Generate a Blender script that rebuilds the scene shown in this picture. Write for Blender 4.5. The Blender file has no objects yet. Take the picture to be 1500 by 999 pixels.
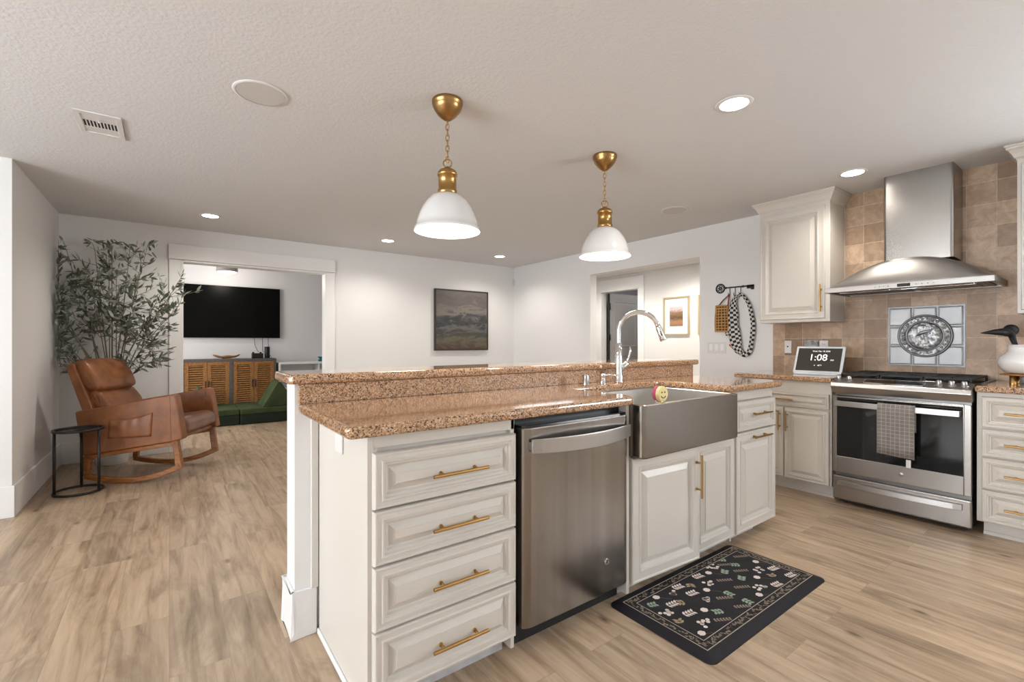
import bpy, bmesh, math, random
from mathutils import Vector, Matrix
PI = math.pi
C = bpy.context.scene.collection
random.seed(7)
sc = bpy.context.scene

# ------------------------------------------------------------------ camera
cam = bpy.data.cameras.new('camera'); camo = bpy.data.objects.new('camera', cam); C.objects.link(camo)
cam.sensor_width = 36; cam.lens = 678/1500*36; cam.shift_y = 2/1500; cam.clip_start = .05
camo.location = (0, 0, 1.16); camo.rotation_euler = (PI/2, 0, -math.radians(36.517))
sc.camera = camo
sc.view_settings.view_transform = 'Standard'; sc.view_settings.look = 'None'
sc.view_settings.gamma = 1; sc.view_settings.exposure = 0.2; sc.view_settings.use_curve_mapping = False
# ------------------------------------------------------------------ world and daylight
w = bpy.data.worlds.new('world'); sc.world = w; w.use_nodes = True
bg = w.node_tree.nodes['Background']; bg.inputs[0].default_value = (.82, .90, 1, 1); bg.inputs[1].default_value = 1.6
def area(name, loc, rot, sx, sy, power, col=(1, 1, 1)):
    l = bpy.data.lights.new(name, 'AREA'); l.shape = 'RECTANGLE'; l.size = sx; l.size_y = sy
    l.energy = power; l.color = col
    o = bpy.data.objects.new(name, l); C.objects.link(o); o.location = loc; o.rotation_euler = rot
    return o
# daylight through the window left of the viewpoint, then two added fills
area('window_daylight_side', (-3.94, 1.2, 1.35), (0, -PI/2-.5, 0), 1.5, 3.4, 215, (.93, .965, 1))
area('added_kitchen_fill', (4.50, -1.5, 1.6), (0, PI/2+.45, 0), .95, 1.5, 100, (.93, .965, 1))  # added fill at an unseen window, brightens the left wall
area('added_den_fill', (-1.45, 7.4, 1.5), (0, -PI/2, 0), 1.2, 1.4, 45, (1, .98, .96))  # added den fill, no window stands there

# ------------------------------------------------------------------ materials
def nt(name):
    m = bpy.data.materials.new(name); m.use_nodes = True
    t = m.node_tree; return m, t, t.nodes['Principled BSDF']
def nd(t, typ, **k):
    n = t.nodes.new(typ)
    for a, b in k.items():
        if a.startswith('i_'): n.inputs[a[2:].replace('_', ' ')].default_value = b
        else: setattr(n, a, b)
    return n
def mat(name, col, rough=.5, metal=0, bump=None, var=None, emit=None, coat=0, ani=None, **k):
    m, t, p = nt(name); L = t.links.new
    p.inputs['Base Color'].default_value = (*col, 1); p.inputs['Roughness'].default_value = rough
    p.inputs['Metallic'].default_value = metal
    if coat: p.inputs['Coat Weight'].default_value = coat; p.inputs['Coat Roughness'].default_value = .1
    if emit: p.inputs['Emission Color'].default_value = (*emit[0], 1); p.inputs['Emission Strength'].default_value = emit[1]
    co = nd(t, 'ShaderNodeTexCoord')
    src = co.outputs['Object']
    if 'stretch' in k:
        mp = nd(t, 'ShaderNodeMapping'); mp.inputs['Scale'].default_value = k['stretch']; L(src, mp.inputs[0]); src = mp.outputs[0]
    if bump:
        n = nd(t, 'ShaderNodeTexNoise', i_Scale=bump[0], i_Detail=3.0); L(src, n.inputs['Vector'])
        b = nd(t, 'ShaderNodeBump', i_Strength=bump[1], i_Distance=bump[2] if len(bump) > 2 else .002)
        L(n.outputs['Fac'], b.inputs['Height']); L(b.outputs[0], p.inputs['Normal'])
    if var:
        n2 = nd(t, 'ShaderNodeTexNoise', i_Scale=var[0], i_Detail=var[2] if len(var) > 2 else 3.0); L(src, n2.inputs['Vector'])
        r = nd(t, 'ShaderNodeValToRGB'); e = r.color_ramp.elements
        e[0].position = .3; e[1].position = .7; e[0].color = (*col, 1); e[1].color = (*var[1], 1)
        L(n2.outputs['Fac'], r.inputs[0]); L(r.outputs[0], p.inputs['Base Color'])
    return m

M = {}
M['wall'] = mat('wall_paint', (.79, .79, .785), .7, bump=(60, .12, .003))
M['wall_warm'] = mat('textured_wall_paint', (.74, .72, .70), .75, bump=(55, .5, .004))
M['hallwall'] = mat('hall_paint', (.76, .75, .73), .7, bump=(60, .1, .003))
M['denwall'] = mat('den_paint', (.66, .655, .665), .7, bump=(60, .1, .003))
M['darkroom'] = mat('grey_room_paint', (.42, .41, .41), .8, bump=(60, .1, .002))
M['trim'] = mat('white_trim_paint', (.84, .84, .835), .35, bump=(20, .05, .001))
M['ceil'] = mat('ceiling_texture', (.69, .70, .71), .9, bump=(70, .6, .004))
M['cab'] = mat('cabinet_paint', (.635, .60, .548), .33, bump=(12, .015, .0005), var=(3, (.62, .585, .532), 1.0))
M['cabwhite'] = mat('light_cabinet_panel', (.66, .63, .59), .4, bump=(25, .04, .001))
M['kick'] = mat('marbled_toe_kick', (.60, .61, .62), .4, var=(18, (.42, .43, .44), 6.0))
M['brass'] = mat('brushed_brass', (.46, .28, .10), .28, 1, bump=(300, .05, .0005))
M['brassdark'] = mat('antique_brass', (.36, .215, .085), .32, 1, bump=(60, .05, .0005))
M['steel'] = mat('brushed_steel', (.36, .34, .32), .27, 1, bump=(40, .12, .0006), stretch=(1, 1, 30))
M['steelh'] = mat('brushed_steel_across', (.44, .425, .41), .3, 1, bump=(40, .1, .0006), stretch=(30, 1, 30))
M['steeldw'] = mat('reflection_streak_steel', (.20, .18, .16), .25, 1, bump=(3, .05, .002), stretch=(9, 9, .35), var=(1.0, (.31, .285, .26), 3.0))  # dark tone and streaks paint in reflections of the room
M['steelsink'] = mat('satin_sink_steel', (.29, .265, .24), .22, 1, bump=(40, .04, .0003), stretch=(1, 1, 30))
M['steelbasin'] = mat('lightened_basin_steel', (.74, .73, .71), .32, 1, bump=(40, .05, .0004))  # basin steel lightened to paint in its bright reflections
M['steelsoft'] = mat('satin_hood_steel', (.34, .325, .31), .42, 1, bump=(40, .1, .0006), stretch=(30, 1, 30))
M['steeldark'] = mat('dark_steel', (.20, .195, .19), .35, 1, bump=(90, .05, .0005))
M['chrome'] = mat('chrome', (.82, .83, .85), .06, 1, bump=(10, .01, .0001))
M['black'] = mat('black_metal', (.022, .021, .022), .42, .3, bump=(90, .1, .0005))
M['iron'] = mat('cast_iron', (.02, .02, .021), .55, .2, bump=(160, .3, .001))
M['blackplastic'] = mat('black_plastic', (.015, .015, .016), .35, bump=(120, .05, .0005))
M['blackgloss'] = mat('black_glass', (.008, .009, .010), .06, bump=(4, .01, .0003))
M['tvscreen'] = mat('tv_screen', (.001, .001, .001), .35, bump=(4, .01, .0003))
M['whitegloss'] = mat('white_glaze', (.82, .82, .82), .12, bump=(8, .03, .0005), coat=.4)
M['opal'] = mat('opal_enamel', (.72, .72, .715), .15, bump=(8, .02, .0003), coat=.5)
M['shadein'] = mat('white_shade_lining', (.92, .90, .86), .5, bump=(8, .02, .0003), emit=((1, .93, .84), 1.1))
M['bulb'] = mat('lit_bulb', (1, .95, .85), .5, bump=(8, .02, .0003), emit=((1, .9, .76), 9))
M['lens'] = mat('lit_downlight_lens', (1, 1, 1), .5, bump=(8, .02, .0003), emit=((1, .93, .84), 12))
M['whiteplastic'] = mat('white_plastic', (.72, .71, .70), .35, bump=(40, .04, .0005))
M['lampdrum'] = mat('grey_lamp_drum', (.30, .295, .28), .5, bump=(60, .05, .0005))
M['greyplastic'] = mat('off_white_mesh', (.60, .585, .57), .6, bump=(400, .2, .0005))
M['leather'] = mat('cognac_leather', (.15, .047, .012), .42, bump=(18, .35, .006), var=(8, (.29, .105, .032), 7.0), coat=.06)
M['leatherseat'] = mat('worn_leather_seat', (.12, .045, .022), .3, bump=(14, .35, .005), var=(6, (.22, .10, .055), 6.0), coat=.2)
M['woodchair'] = mat('walnut_frame', (.17, .05, .009), .32, bump=(30, .1, .001), var=(6, (.33, .125, .025)), stretch=(3, 12, 12), coat=.2)
M['green'] = mat('green_suede', (.022, .042, .012), .8, bump=(26, .3, .004), var=(7, (.048, .078, .022)))
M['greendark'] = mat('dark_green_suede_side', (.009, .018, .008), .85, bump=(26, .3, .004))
M['leaf'] = mat('olive_leaf', (.075, .10, .06), .5, bump=(50, .1, .001), var=(30, (.16, .19, .135)))
M['leaf2'] = mat('olive_leaf_underside', (.26, .28, .25), .6, bump=(50, .1, .001), var=(30, (.38, .40, .37)))
M['stem'] = mat('olive_stem', (.19, .17, .115), .8, bump=(60, .4, .003), var=(20, (.20, .18, .12)))
M['soil'] = mat('soil', (.04, .028, .02), .9, bump=(60, .8, .01))
M['pinewood'] = mat('honey_slatted_wood', (.24, .095, .022), .45, bump=(30, .15, .001), var=(5, (.42, .20, .06)), stretch=(10, 4, 10))
M['greywood'] = mat('grey_stained_frame', (.085, .075, .068), .6, bump=(30, .2, .001), var=(5, (.12, .105, .095)), stretch=(4, 4, 12))
M['bowlwood'] = mat('carved_wood', (.17, .075, .02), .45, bump=(22, .2, .002), var=(6, (.28, .14, .05)))
M['teal'] = mat('teal_plastic', (.01, .16, .20), .35, bump=(30, .05, .0005))
M['fabricgrey'] = None
M['redstrap'] = mat('red_leather_strap', (.22, .035, .02), .5, bump=(60, .2, .001))
M['rope'] = mat('cotton_cord', (.7, .68, .63), .8, bump=(200, .4, .001))
M['rattan'] = mat('woven_rattan', (.42, .21, .05), .5, bump=(120, .3, .001), var=(40, (.58, .33, .11)))
M['rattandark'] = mat('bag_lining', (.10, .05, .018), .8, bump=(120, .3, .001))
M['orange'] = mat('orange_plastic', (.72, .10, .02), .4, bump=(60, .05, .0005))
M['goldframe'] = mat('pale_gold_frame', (.55, .44, .27), .35, .6, bump=(40, .1, .0005))
M['matboard'] = mat('white_mat_board', (.80, .79, .77), .7, bump=(200, .05, .0003))
M['darkframe'] = mat('dark_bronze_frame', (.035, .028, .02), .45, bump=(60, .1, .001))
M['sponge1'] = mat('yellow_sponge', (.78, .64, .30), .8, bump=(140, .5, .002))
M['sponge2'] = mat('pink_sponge', (.50, .09, .17), .85, bump=(140, .5, .002))
M['screen'] = mat('lit_dark_screen', (.01, .009, .008), .25, bump=(4, .01, .0003), emit=((.95, .80, .65), .035))
M['glyph'] = mat('white_screen_text', (.8, .8, .8), .5, bump=(4, .01, .0003), emit=((1, .98, .95), .75))
M['frost'] = mat('pale_blue_white_frame', (.70, .74, .78), .3, bump=(10, .02, .0003))
M['pewter'] = mat('pewter', (.36, .37, .38), .5, .8, bump=(7, .5, .01), var=(5, (.44, .45, .46)))
M['pewterdark'] = mat('dark_pewter_rim', (.16, .165, .17), .38, .85, bump=(60, .2, .001))
M['relief'] = mat('pewter_relief', (.10, .10, .105), .34, .85, bump=(38, .9, .012), var=(38, (.55, .56, .57), 5.0))
M['pave'] = mat('white_speckled_trivet', (.55, .60, .68), .5, bump=(100, .1, .001), var=(60, (.20, .24, .32), 5.0))
M['matblack'] = mat('charcoal_mat_vinyl', (.014, .013, .017), .62, bump=(220, .25, .0008))
M['matline'] = mat('mat_cream_line', (.42, .36, .28), .7, bump=(220, .2, .0005))
M['matwhite'] = mat('mat_cream_petal', (.70, .61, .56), .7, bump=(220, .2, .0005))
M['matgreen'] = mat('mat_sage_leaf', (.27, .36, .27), .7, bump=(220, .2, .0005))
M['mattan'] = mat('mat_tan_leaf', (.33, .26, .14), .7, bump=(220, .2, .0005))
M['mattaupe'] = mat('mat_taupe_sprig', (.25, .195, .14), .7, bump=(220, .2, .0005))
M['winglass'] = mat('clear_window_glass', (1, 1, 1), .02, bump=(2, .005, .0002))
M['winglass'].node_tree.nodes['Principled BSDF'].inputs['Transmission Weight'].default_value = 1
M['rubber'] = mat('black_rubber', (.012, .012, .012), .7, bump=(120, .1, .0005))
M['doorpaint'] = mat('taupe_door_paint', (.40, .385, .37), .45, bump=(30, .05, .001))

def granite(name='tan_granite', rough=.10, coat=.5):
    m, t, p = nt(name); L = t.links.new
    co = nd(t, 'ShaderNodeTexCoord')
    v = nd(t, 'ShaderNodeTexVoronoi', i_Scale=240.0); L(co.outputs['Object'], v.inputs['Vector'])
    sep = nd(t, 'ShaderNodeSeparateColor'); L(v.outputs['Color'], sep.inputs[0])
    r = nd(t, 'ShaderNodeValToRGB'); cr = r.color_ramp; cr.interpolation = 'CONSTANT'
    cols = [(0, (.035, .02, .012)), (.07, (.19, .095, .045)), (.22, (.36, .20, .10)), (.45, (.48, .29, .165)), (.74, (.58, .38, .235)), (.91, (.68, .50, .36))]
    while len(cr.elements) < len(cols): cr.elements.new(.5)
    for e, (a, b) in zip(cr.elements, cols): e.position = a; e.color = (*b, 1)
    L(sep.outputs[0], r.inputs[0])
    n = nd(t, 'ShaderNodeTexNoise', i_Scale=9.0, i_Detail=4.0); L(co.outputs['Object'], n.inputs['Vector'])
    mx = nd(t, 'ShaderNodeMix', data_type='RGBA', blend_type='MULTIPLY'); mx.inputs[0].default_value = .5
    r2 = nd(t, 'ShaderNodeValToRGB'); r2.color_ramp.elements[0].position = .35; r2.color_ramp.elements[1].position = .65
    r2.color_ramp.elements[0].color = (.78, .74, .70, 1); L(n.outputs['Fac'], r2.inputs[0])
    L(r.outputs[0], mx.inputs[6]); L(r2.outputs[0], mx.inputs[7]); L(mx.outputs[2], p.inputs['Base Color'])
    p.inputs['Roughness'].default_value = rough; p.inputs['Coat Weight'].default_value = coat; p.inputs['Coat Roughness'].default_value = .04
    return m
M['granite'] = granite()
M['granitehoned'] = granite('tan_granite_upstand', .42, 0)

def floor_mat():
    m, t, p = nt('oak_planks'); L = t.links.new
    co = nd(t, 'ShaderNodeTexCoord'); sp = nd(t, 'ShaderNodeSeparateXYZ'); L(co.outputs['Object'], sp.inputs[0])
    cb = nd(t, 'ShaderNodeCombineXYZ'); L(sp.outputs['Y'], cb.inputs['X']); L(sp.outputs['X'], cb.inputs['Y'])
    br = nd(t, 'ShaderNodeTexBrick', offset=.37, offset_frequency=2, squash=1.0)
    br.inputs['Scale'].default_value = 1; br.inputs['Brick Width'].default_value = 1.22; br.inputs['Row Height'].default_value = .182
    br.inputs['Mortar Size'].default_value = .0011; br.inputs['Mortar Smooth'].default_value = .4; br.inputs['Bias'].default_value = 0
    br.inputs['Color1'].default_value = (0, 0, 0, 1); br.inputs['Color2'].default_value = (1, 1, 1, 1); br.inputs['Mortar'].default_value = (.5, .5, .5, 1)
    L(cb.outputs[0], br.inputs['Vector'])
    # the grain runs along the boards and shifts from board to board
    mp = nd(t, 'ShaderNodeMapping'); mp.inputs['Scale'].default_value = (1.1, 13, 1); L(cb.outputs[0], mp.inputs[0])
    ad = nd(t, 'ShaderNodeVectorMath', operation='ADD'); L(mp.outputs[0], ad.inputs[0])
    ms = nd(t, 'ShaderNodeVectorMath', operation='SCALE'); ms.inputs['Scale'].default_value = 17; L(br.outputs['Color'], ms.inputs[0]); L(ms.outputs[0], ad.inputs[1])
    n1 = nd(t, 'ShaderNodeTexNoise', i_Scale=1.6, i_Detail=7.0, i_Roughness=.62, i_Distortion=.8); L(ad.outputs[0], n1.inputs['Vector'])
    r1 = nd(t, 'ShaderNodeValToRGB'); e = r1.color_ramp
    e.elements[0].position = .28; e.elements[0].color = (.25, .170, .105, 1)
    e.elements[1].position = .72; e.elements[1].color = (.575, .45, .325, 1)
    x = e.elements.new(.5); x.color = (.46, .34, .232, 1)
    L(n1.outputs['Fac'], r1.inputs[0])
    # board to board tone
    r2 = nd(t, 'ShaderNodeValToRGB'); r2.color_ramp.elements[0].color = (.89, .88, .87, 1); r2.color_ramp.elements[1].color = (1.05, 1.03, 1.0, 1)
    L(br.outputs['Color'], r2.inputs[0])
    mx = nd(t, 'ShaderNodeMix', data_type='RGBA', blend_type='MULTIPLY'); mx.inputs[0].default_value = 1
    L(r1.outputs[0], mx.inputs[6]); L(r2.outputs[0], mx.inputs[7])
    # knots
    mp2 = nd(t, 'ShaderNodeMapping'); mp2.inputs['Scale'].default_value = (1.6, 3.4, 1); L(cb.outputs[0], mp2.inputs[0])
    vo = nd(t, 'ShaderNodeTexVoronoi', i_Scale=1.25); L(mp2.outputs[0], vo.inputs['Vector'])
    r3 = nd(t, 'ShaderNodeValToRGB'); r3.color_ramp.elements[0].position = .02; r3.color_ramp.elements[0].color = (.30, .24, .20, 1)
    r3.color_ramp.elements[1].position = .085; r3.color_ramp.elements[1].color = (1, 1, 1, 1); L(vo.outputs['Distance'], r3.inputs[0])
    mk = nd(t, 'ShaderNodeMix', data_type='RGBA', blend_type='MULTIPLY'); mk.inputs[0].default_value = 1
    L(mx.outputs[2], mk.inputs[6]); L(r3.outputs[0], mk.inputs[7])
    # greyish weathered clouds in the wood
    n5 = nd(t, 'ShaderNodeTexNoise', i_Scale=1.1, i_Detail=5.0, i_Roughness=.7, i_Distortion=1.5); mp5 = nd(t, 'ShaderNodeMapping'); mp5.inputs['Scale'].default_value = (1.4, 4.0, 1)
    ad5 = nd(t, 'ShaderNodeVectorMath', operation='ADD'); L(cb.outputs[0], mp5.inputs[0]); L(mp5.outputs[0], ad5.inputs[0]); L(ms.outputs[0], ad5.inputs[1]); L(ad5.outputs[0], n5.inputs['Vector'])
    r5 = nd(t, 'ShaderNodeValToRGB'); r5.color_ramp.elements[0].position = .36; r5.color_ramp.elements[0].color = (.72, .71, .70, 1); r5.color_ramp.elements[1].position = .52; r5.color_ramp.elements[1].color = (1, 1, 1, 1); L(n5.outputs['Fac'], r5.inputs[0])
    m5 = nd(t, 'ShaderNodeMix', data_type='RGBA', blend_type='MULTIPLY'); m5.inputs[0].default_value = .9; L(mk.outputs[2], m5.inputs[6]); L(r5.outputs[0], m5.inputs[7]); mk = m5
    # joints
    mj = nd(t, 'ShaderNodeMix', data_type='RGBA'); L(br.outputs['Fac'], mj.inputs[0]); L(mk.outputs[2], mj.inputs[6]); mj.inputs[7].default_value = (.30, .215, .15, 1)
    L(mj.outputs[2], p.inputs['Base Color'])
    p.inputs['Roughness'].default_value = .36
    b = nd(t, 'ShaderNodeBump', i_Strength=.12, i_Distance=.002); L(n1.outputs['Fac'], b.inputs['Height']); L(b.outputs[0], p.inputs['Normal'])
    return m
M['floor'] = floor_mat()

def tile_mat():
    m, t, p = nt('tumbled_travertine_tile'); L = t.links.new
    co = nd(t, 'ShaderNodeTexCoord'); sp = nd(t, 'ShaderNodeSeparateXYZ'); L(co.outputs['Object'], sp.inputs[0])
    cb = nd(t, 'ShaderNodeCombineXYZ')
    a1 = nd(t, 'ShaderNodeMath', operation='ADD'); a1.inputs[1].default_value = -.567 + .1502*20; L(sp.outputs['Y'], a1.inputs[0])
    a2 = nd(t, 'ShaderNodeMath', operation='ADD'); a2.inputs[1].default_value = -.886 + .1533*20; L(sp.outputs['Z'], a2.inputs[0])
    L(a1.outputs[0], cb.inputs['X']); L(a2.outputs[0], cb.inputs['Y'])
    br = nd(t, 'ShaderNodeTexBrick', offset=0, squash=1.0)
    br.inputs['Scale'].default_value = 1; br.inputs['Brick Width'].default_value = .1502; br.inputs['Row Height'].default_value = .1533
    br.inputs['Mortar Size'].default_value = .0028; br.inputs['Mortar Smooth'].default_value = .25
    br.inputs['Color1'].default_value = (.29, .195, .12, 1); br.inputs['Color2'].default_value = (.60, .455, .33, 1); br.inputs['Mortar'].default_value = (.60, .50, .39, 1)
    L(cb.outputs[0], br.inputs['Vector'])
    n = nd(t, 'ShaderNodeTexNoise', i_Scale=13.0, i_Detail=9.0, i_Roughness=.72, i_Distortion=.9); L(co.outputs['Object'], n.inputs['Vector'])
    r = nd(t, 'ShaderNodeValToRGB'); r.color_ramp.elements[0].position = .3; r.color_ramp.elements[0].color = (.58, .49, .42, 1)
    r.color_ramp.elements[1].position = .7; r.color_ramp.elements[1].color = (1.2, 1.15, 1.1, 1); L(n.outputs['Fac'], r.inputs[0])
    mx = nd(t, 'ShaderNodeMix', data_type='RGBA', blend_type='MULTIPLY'); mx.inputs[0].default_value = .9
    L(br.outputs['Color'], mx.inputs[6]); L(r.outputs[0], mx.inputs[7]); L(mx.outputs[2], p.inputs['Base Color'])
    p.inputs['Roughness'].default_value = .42
    b = nd(t, 'ShaderNodeBump', i_Strength=.6, i_Distance=.002); b.invert = True; L(br.outputs['Fac'], b.inputs['Height'])
    b2 = nd(t, 'ShaderNodeBump', i_Strength=.35, i_Distance=.002); L(n.outputs['Fac'], b2.inputs['Height']); L(b.outputs[0], b2.inputs['Normal'])
    L(b2.outputs[0], p.inputs['Normal'])
    return m
M['tile'] = tile_mat()

def checker(name, c1, c2, scale, rough=.8, kind='check', line=.12):
    m, t, p = nt(name); L = t.links.new
    uv = nd(t, 'ShaderNodeUVMap')
    if kind == 'check':
        ch = nd(t, 'ShaderNodeTexChecker'); ch.inputs['Scale'].default_value = scale
        ch.inputs['Color1'].default_value = (*c1, 1); ch.inputs['Color2'].default_value = (*c2, 1)
        L(uv.outputs[0], ch.inputs['Vector']); L(ch.outputs['Color'], p.inputs['Base Color'])
    else:
        br = nd(t, 'ShaderNodeTexBrick', offset=0); br.inputs['Scale'].default_value = scale; br.inputs['Brick Width'].default_value = 1; br.inputs['Row Height'].default_value = 1
        br.inputs['Mortar Size'].default_value = line/2; br.inputs['Mortar Smooth'].default_value = .2
        br.inputs['Color1'].default_value = (*c1, 1); br.inputs['Color2'].default_value = (c1[0]*1.25, c1[1]*1.25, c1[2]*1.25, 1); br.inputs['Mortar'].default_value = (*c2, 1)
        L(uv.outputs[0], br.inputs['Vector']); L(br.outputs['Color'], p.inputs['Base Color'])
    n = nd(t, 'ShaderNodeTexNoise', i_Scale=600.0); b = nd(t, 'ShaderNodeBump', i_Strength=.3, i_Distance=.0006)
    L(n.outputs['Fac'], b.inputs['Height']); L(b.outputs[0], p.inputs['Normal']); p.inputs['Roughness'].default_value = rough
    return m
M['check'] = checker('black_and_white_check', (.012, .012, .014), (.60, .58, .55), 1)
M['plaid'] = checker('grey_windowpane_cloth', (.17, .155, .14), (.38, .355, .33), 1, kind='grid', line=.13)

def painting_mat(name, stops, nscale, dist, zlo, zhi):
    m, t, p = nt(name); L = t.links.new
    co = nd(t, 'ShaderNodeTexCoord'); sp = nd(t, 'ShaderNodeSeparateXYZ'); L(co.outputs['Object'], sp.inputs[0])
    mp = nd(t, 'ShaderNodeMapping'); mp.inputs['Scale'].default_value = (1, 1, 2.6); L(co.outputs['Object'], mp.inputs[0])
    n = nd(t, 'ShaderNodeTexNoise', i_Scale=nscale, i_Detail=7.0, i_Roughness=.62, i_Distortion=1.2); L(mp.outputs[0], n.inputs['Vector'])
    mr = nd(t, 'ShaderNodeMapRange'); mr.inputs[1].default_value = zlo; mr.inputs[2].default_value = zhi; L(sp.outputs['Z'], mr.inputs[0])
    ml = nd(t, 'ShaderNodeMath', operation='MULTIPLY_ADD'); ml.inputs[1].default_value = dist; L(n.outputs['Fac'], ml.inputs[0]); L(mr.outputs[0], ml.inputs[2])
    sb = nd(t, 'ShaderNodeMath', operation='SUBTRACT'); sb.inputs[1].default_value = dist/2; L(ml.outputs[0], sb.inputs[0])
    r = nd(t, 'ShaderNodeValToRGB'); cr = r.color_ramp
    while len(cr.elements) < len(stops): cr.elements.new(.5)
    for e, (a, b) in zip(cr.elements, stops): e.position = a; e.color = (*b, 1)
    L(sb.outputs[0], r.inputs[0]); L(r.outputs[0], p.inputs['Base Color']); p.inputs['Roughness'].default_value = .55
    b = nd(t, 'ShaderNodeBump', i_Strength=.3, i_Distance=.002); L(n.outputs['Fac'], b.inputs['Height']); L(b.outputs[0], p.inputs['Normal'])
    return m

M['tvscreen'].node_tree.nodes['Principled BSDF'].inputs['Specular IOR Level'].default_value = .1
M['matblack'].node_tree.nodes['Principled BSDF'].inputs['Specular IOR Level'].default_value = .25
M['blackplastic'].node_tree.nodes['Principled BSDF'].inputs['Specular IOR Level'].default_value = .25
# ------------------------------------------------------------------ mesh building
class MB:
    def __init__(s): s.v = []; s.f = []; s.m = []; s.sm = []; s.uv = {}; s.mi = 0
    def add(s, vs, fs, smooth=False, uvs=None):
        b = len(s.v); s.v += [Vector(q) for q in vs]
        for i, f in enumerate(fs):
            s.f.append([b+k for k in f]); s.m.append(s.mi); s.sm.append(smooth)
            if uvs: s.uv[len(s.f)-1] = [uvs[k] for k in f]
        return s
    def box(s, x0, x1, y0, y1, z0, z1):
        x0, x1 = min(x0, x1), max(x0, x1); y0, y1 = min(y0, y1), max(y0, y1); z0, z1 = min(z0, z1), max(z0, z1)
        v = [(x0, y0, z0), (x1, y0, z0), (x1, y1, z0), (x0, y1, z0), (x0, y0, z1), (x1, y0, z1), (x1, y1, z1), (x0, y1, z1)]
        return s.add(v, [(0, 3, 2, 1), (4, 5, 6, 7), (0, 1, 5, 4), (1, 2, 6, 5), (2, 3, 7, 6), (3, 0, 4, 7)])
    def hexa(s, p):   # eight corners, bottom four then top four
        return s.add(p, [(0, 3, 2, 1), (4, 5, 6, 7), (0, 1, 5, 4), (1, 2, 6, 5), (2, 3, 7, 6), (3, 0, 4, 7)])
    def prism(s, poly, d0, d1, axis='z', smooth=False):
        def P(a, b, d): return {'z': (a, b, d), 'y': (a, d, b), 'x': (d, a, b)}[axis]
        n = len(poly); v = [P(a, b, d0) for a, b in poly]+[P(a, b, d1) for a, b in poly]
        fs = [tuple(range(n-1, -1, -1)), tuple(range(n, 2*n))]
        s.add(v, fs)
        return s.add(v, [(i, (i+1) % n, n+(i+1) % n, n+i) for i in range(n)], smooth)
    def loft(s, rings, close=True, cap0=True, cap1=True, smooth=True, uvs=None):
        n = len(rings[0]); v = [q for r in rings for q in r]; fs = []
        for i in range(len(rings)-1):
            for j in range(n if close else n-1):
                k = (j+1) % n; fs.append((i*n+j, i*n+k, (i+1)*n+k, (i+1)*n+j))
        s.add(v, fs, smooth, uvs)
        if cap0: s.add(rings[0], [tuple(range(n-1, -1, -1))])
        if cap1: s.add(rings[-1], [tuple(range(n))])
        return s
    def lathe(s, prof, c=(0, 0, 0), n=28, cap0=False, cap1=False, axis='z', smooth=True):
        rings = []
        for r, z in prof:
            ring = []
            for i in range(n):
                a = 2*PI*i/n; x, y = r*math.cos(a), r*math.sin(a)
                q = {'z': (x, y, z), 'y': (x, z, y), 'x': (z, x, y)}[axis]
                ring.append((c[0]+q[0], c[1]+q[1], c[2]+q[2]))
            rings.append(ring)
        return s.loft(rings, True, cap0, cap1, smooth)
    def tube(s, pts, r, n=10, cap=True, smooth=True, flat=1.0, closed=False):
        pts = [Vector(q) for q in pts]; rs = r if isinstance(r, (list, tuple)) else [r]*len(pts)
        rings = []; up = None; N = len(pts)
        for i, q in enumerate(pts):
            if closed: d = pts[(i+1) % N]-pts[i-1]
            else: d = (pts[min(i+1, N-1)]-pts[max(i-1, 0)])
            d.normalize()
            if up is None: up = Vector((0, 0, 1)) if abs(d.z) < .9 else Vector((1, 0, 0))
            a = d.cross(up).normalized(); up = a.cross(d).normalized()
            rings.append([tuple(q+(a*math.cos(2*PI*k/n)*rs[i]+up*math.sin(2*PI*k/n)*rs[i]*flat)) for k in range(n)])
        if closed: rings.append(rings[0]); cap = False
        return s.loft(rings, True, cap, cap, smooth)
    def sphere(s, c, r, n=16, sz=1.0):
        prof = [(r*math.sin(PI*i/(n//2))+1e-5, -r*math.cos(PI*i/(n//2))*sz) for i in range(n//2+1)]
        return s.lathe(prof, c, n)
    def panel(s, o, u, v, n, w, h, rings, t0=0):
        """raised panel front: rectangular rings (inset, height) from the outside to the middle"""
        o, u, v, n = Vector(o), Vector(u), Vector(v), Vector(n); R = []
        for ins, d in [(0, t0)]+rings:
            R.append([tuple(o+u*a+v*b+n*d) for a, b in ((ins, ins), (w-ins, ins), (w-ins, h-ins), (ins, h-ins))])
        return s.loft(R, True, True, True, False)
    def build(s, name, mats, parent=None, bevel=0, seg=2, local=False, sub=0, noise=None, ang=40):
        me = bpy.data.meshes.new(name)
        vs = s.v
        if parent is not None and not local:
            inv = WM[parent.name].inverted(); vs = [inv @ q for q in vs]
        me.from_pydata([tuple(q) for q in vs], [], s.f)
        if not isinstance(mats, (list, tuple)): mats = [mats]
        for mm in mats: me.materials.append(M[mm] if isinstance(mm, str) else mm)
        for i, pgn in enumerate(me.polygons): pgn.material_index = s.m[i]; pgn.use_smooth = s.sm[i]
        if s.uv:
            ul = me.uv_layers.new(name='UVMap')
            for i, pgn in enumerate(me.polygons):
                if i in s.uv:
                    for k, li in enumerate(pgn.loop_indices): ul.data[li].uv = s.uv[i][k]
        bm = bmesh.new(); bm.from_mesh(me)
        bmesh.ops.remove_doubles(bm, verts=bm.verts, dist=1e-5)
        bmesh.ops.recalc_face_normals(bm, faces=bm.faces); bm.to_mesh(me); bm.free()
        me.update()
        o = bpy.data.objects.new(name, me); C.objects.link(o)
        if parent is not None: o.parent = parent; WM[o.name] = WM[parent.name].copy()
        else: WM[o.name] = Matrix.Identity(4)
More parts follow.
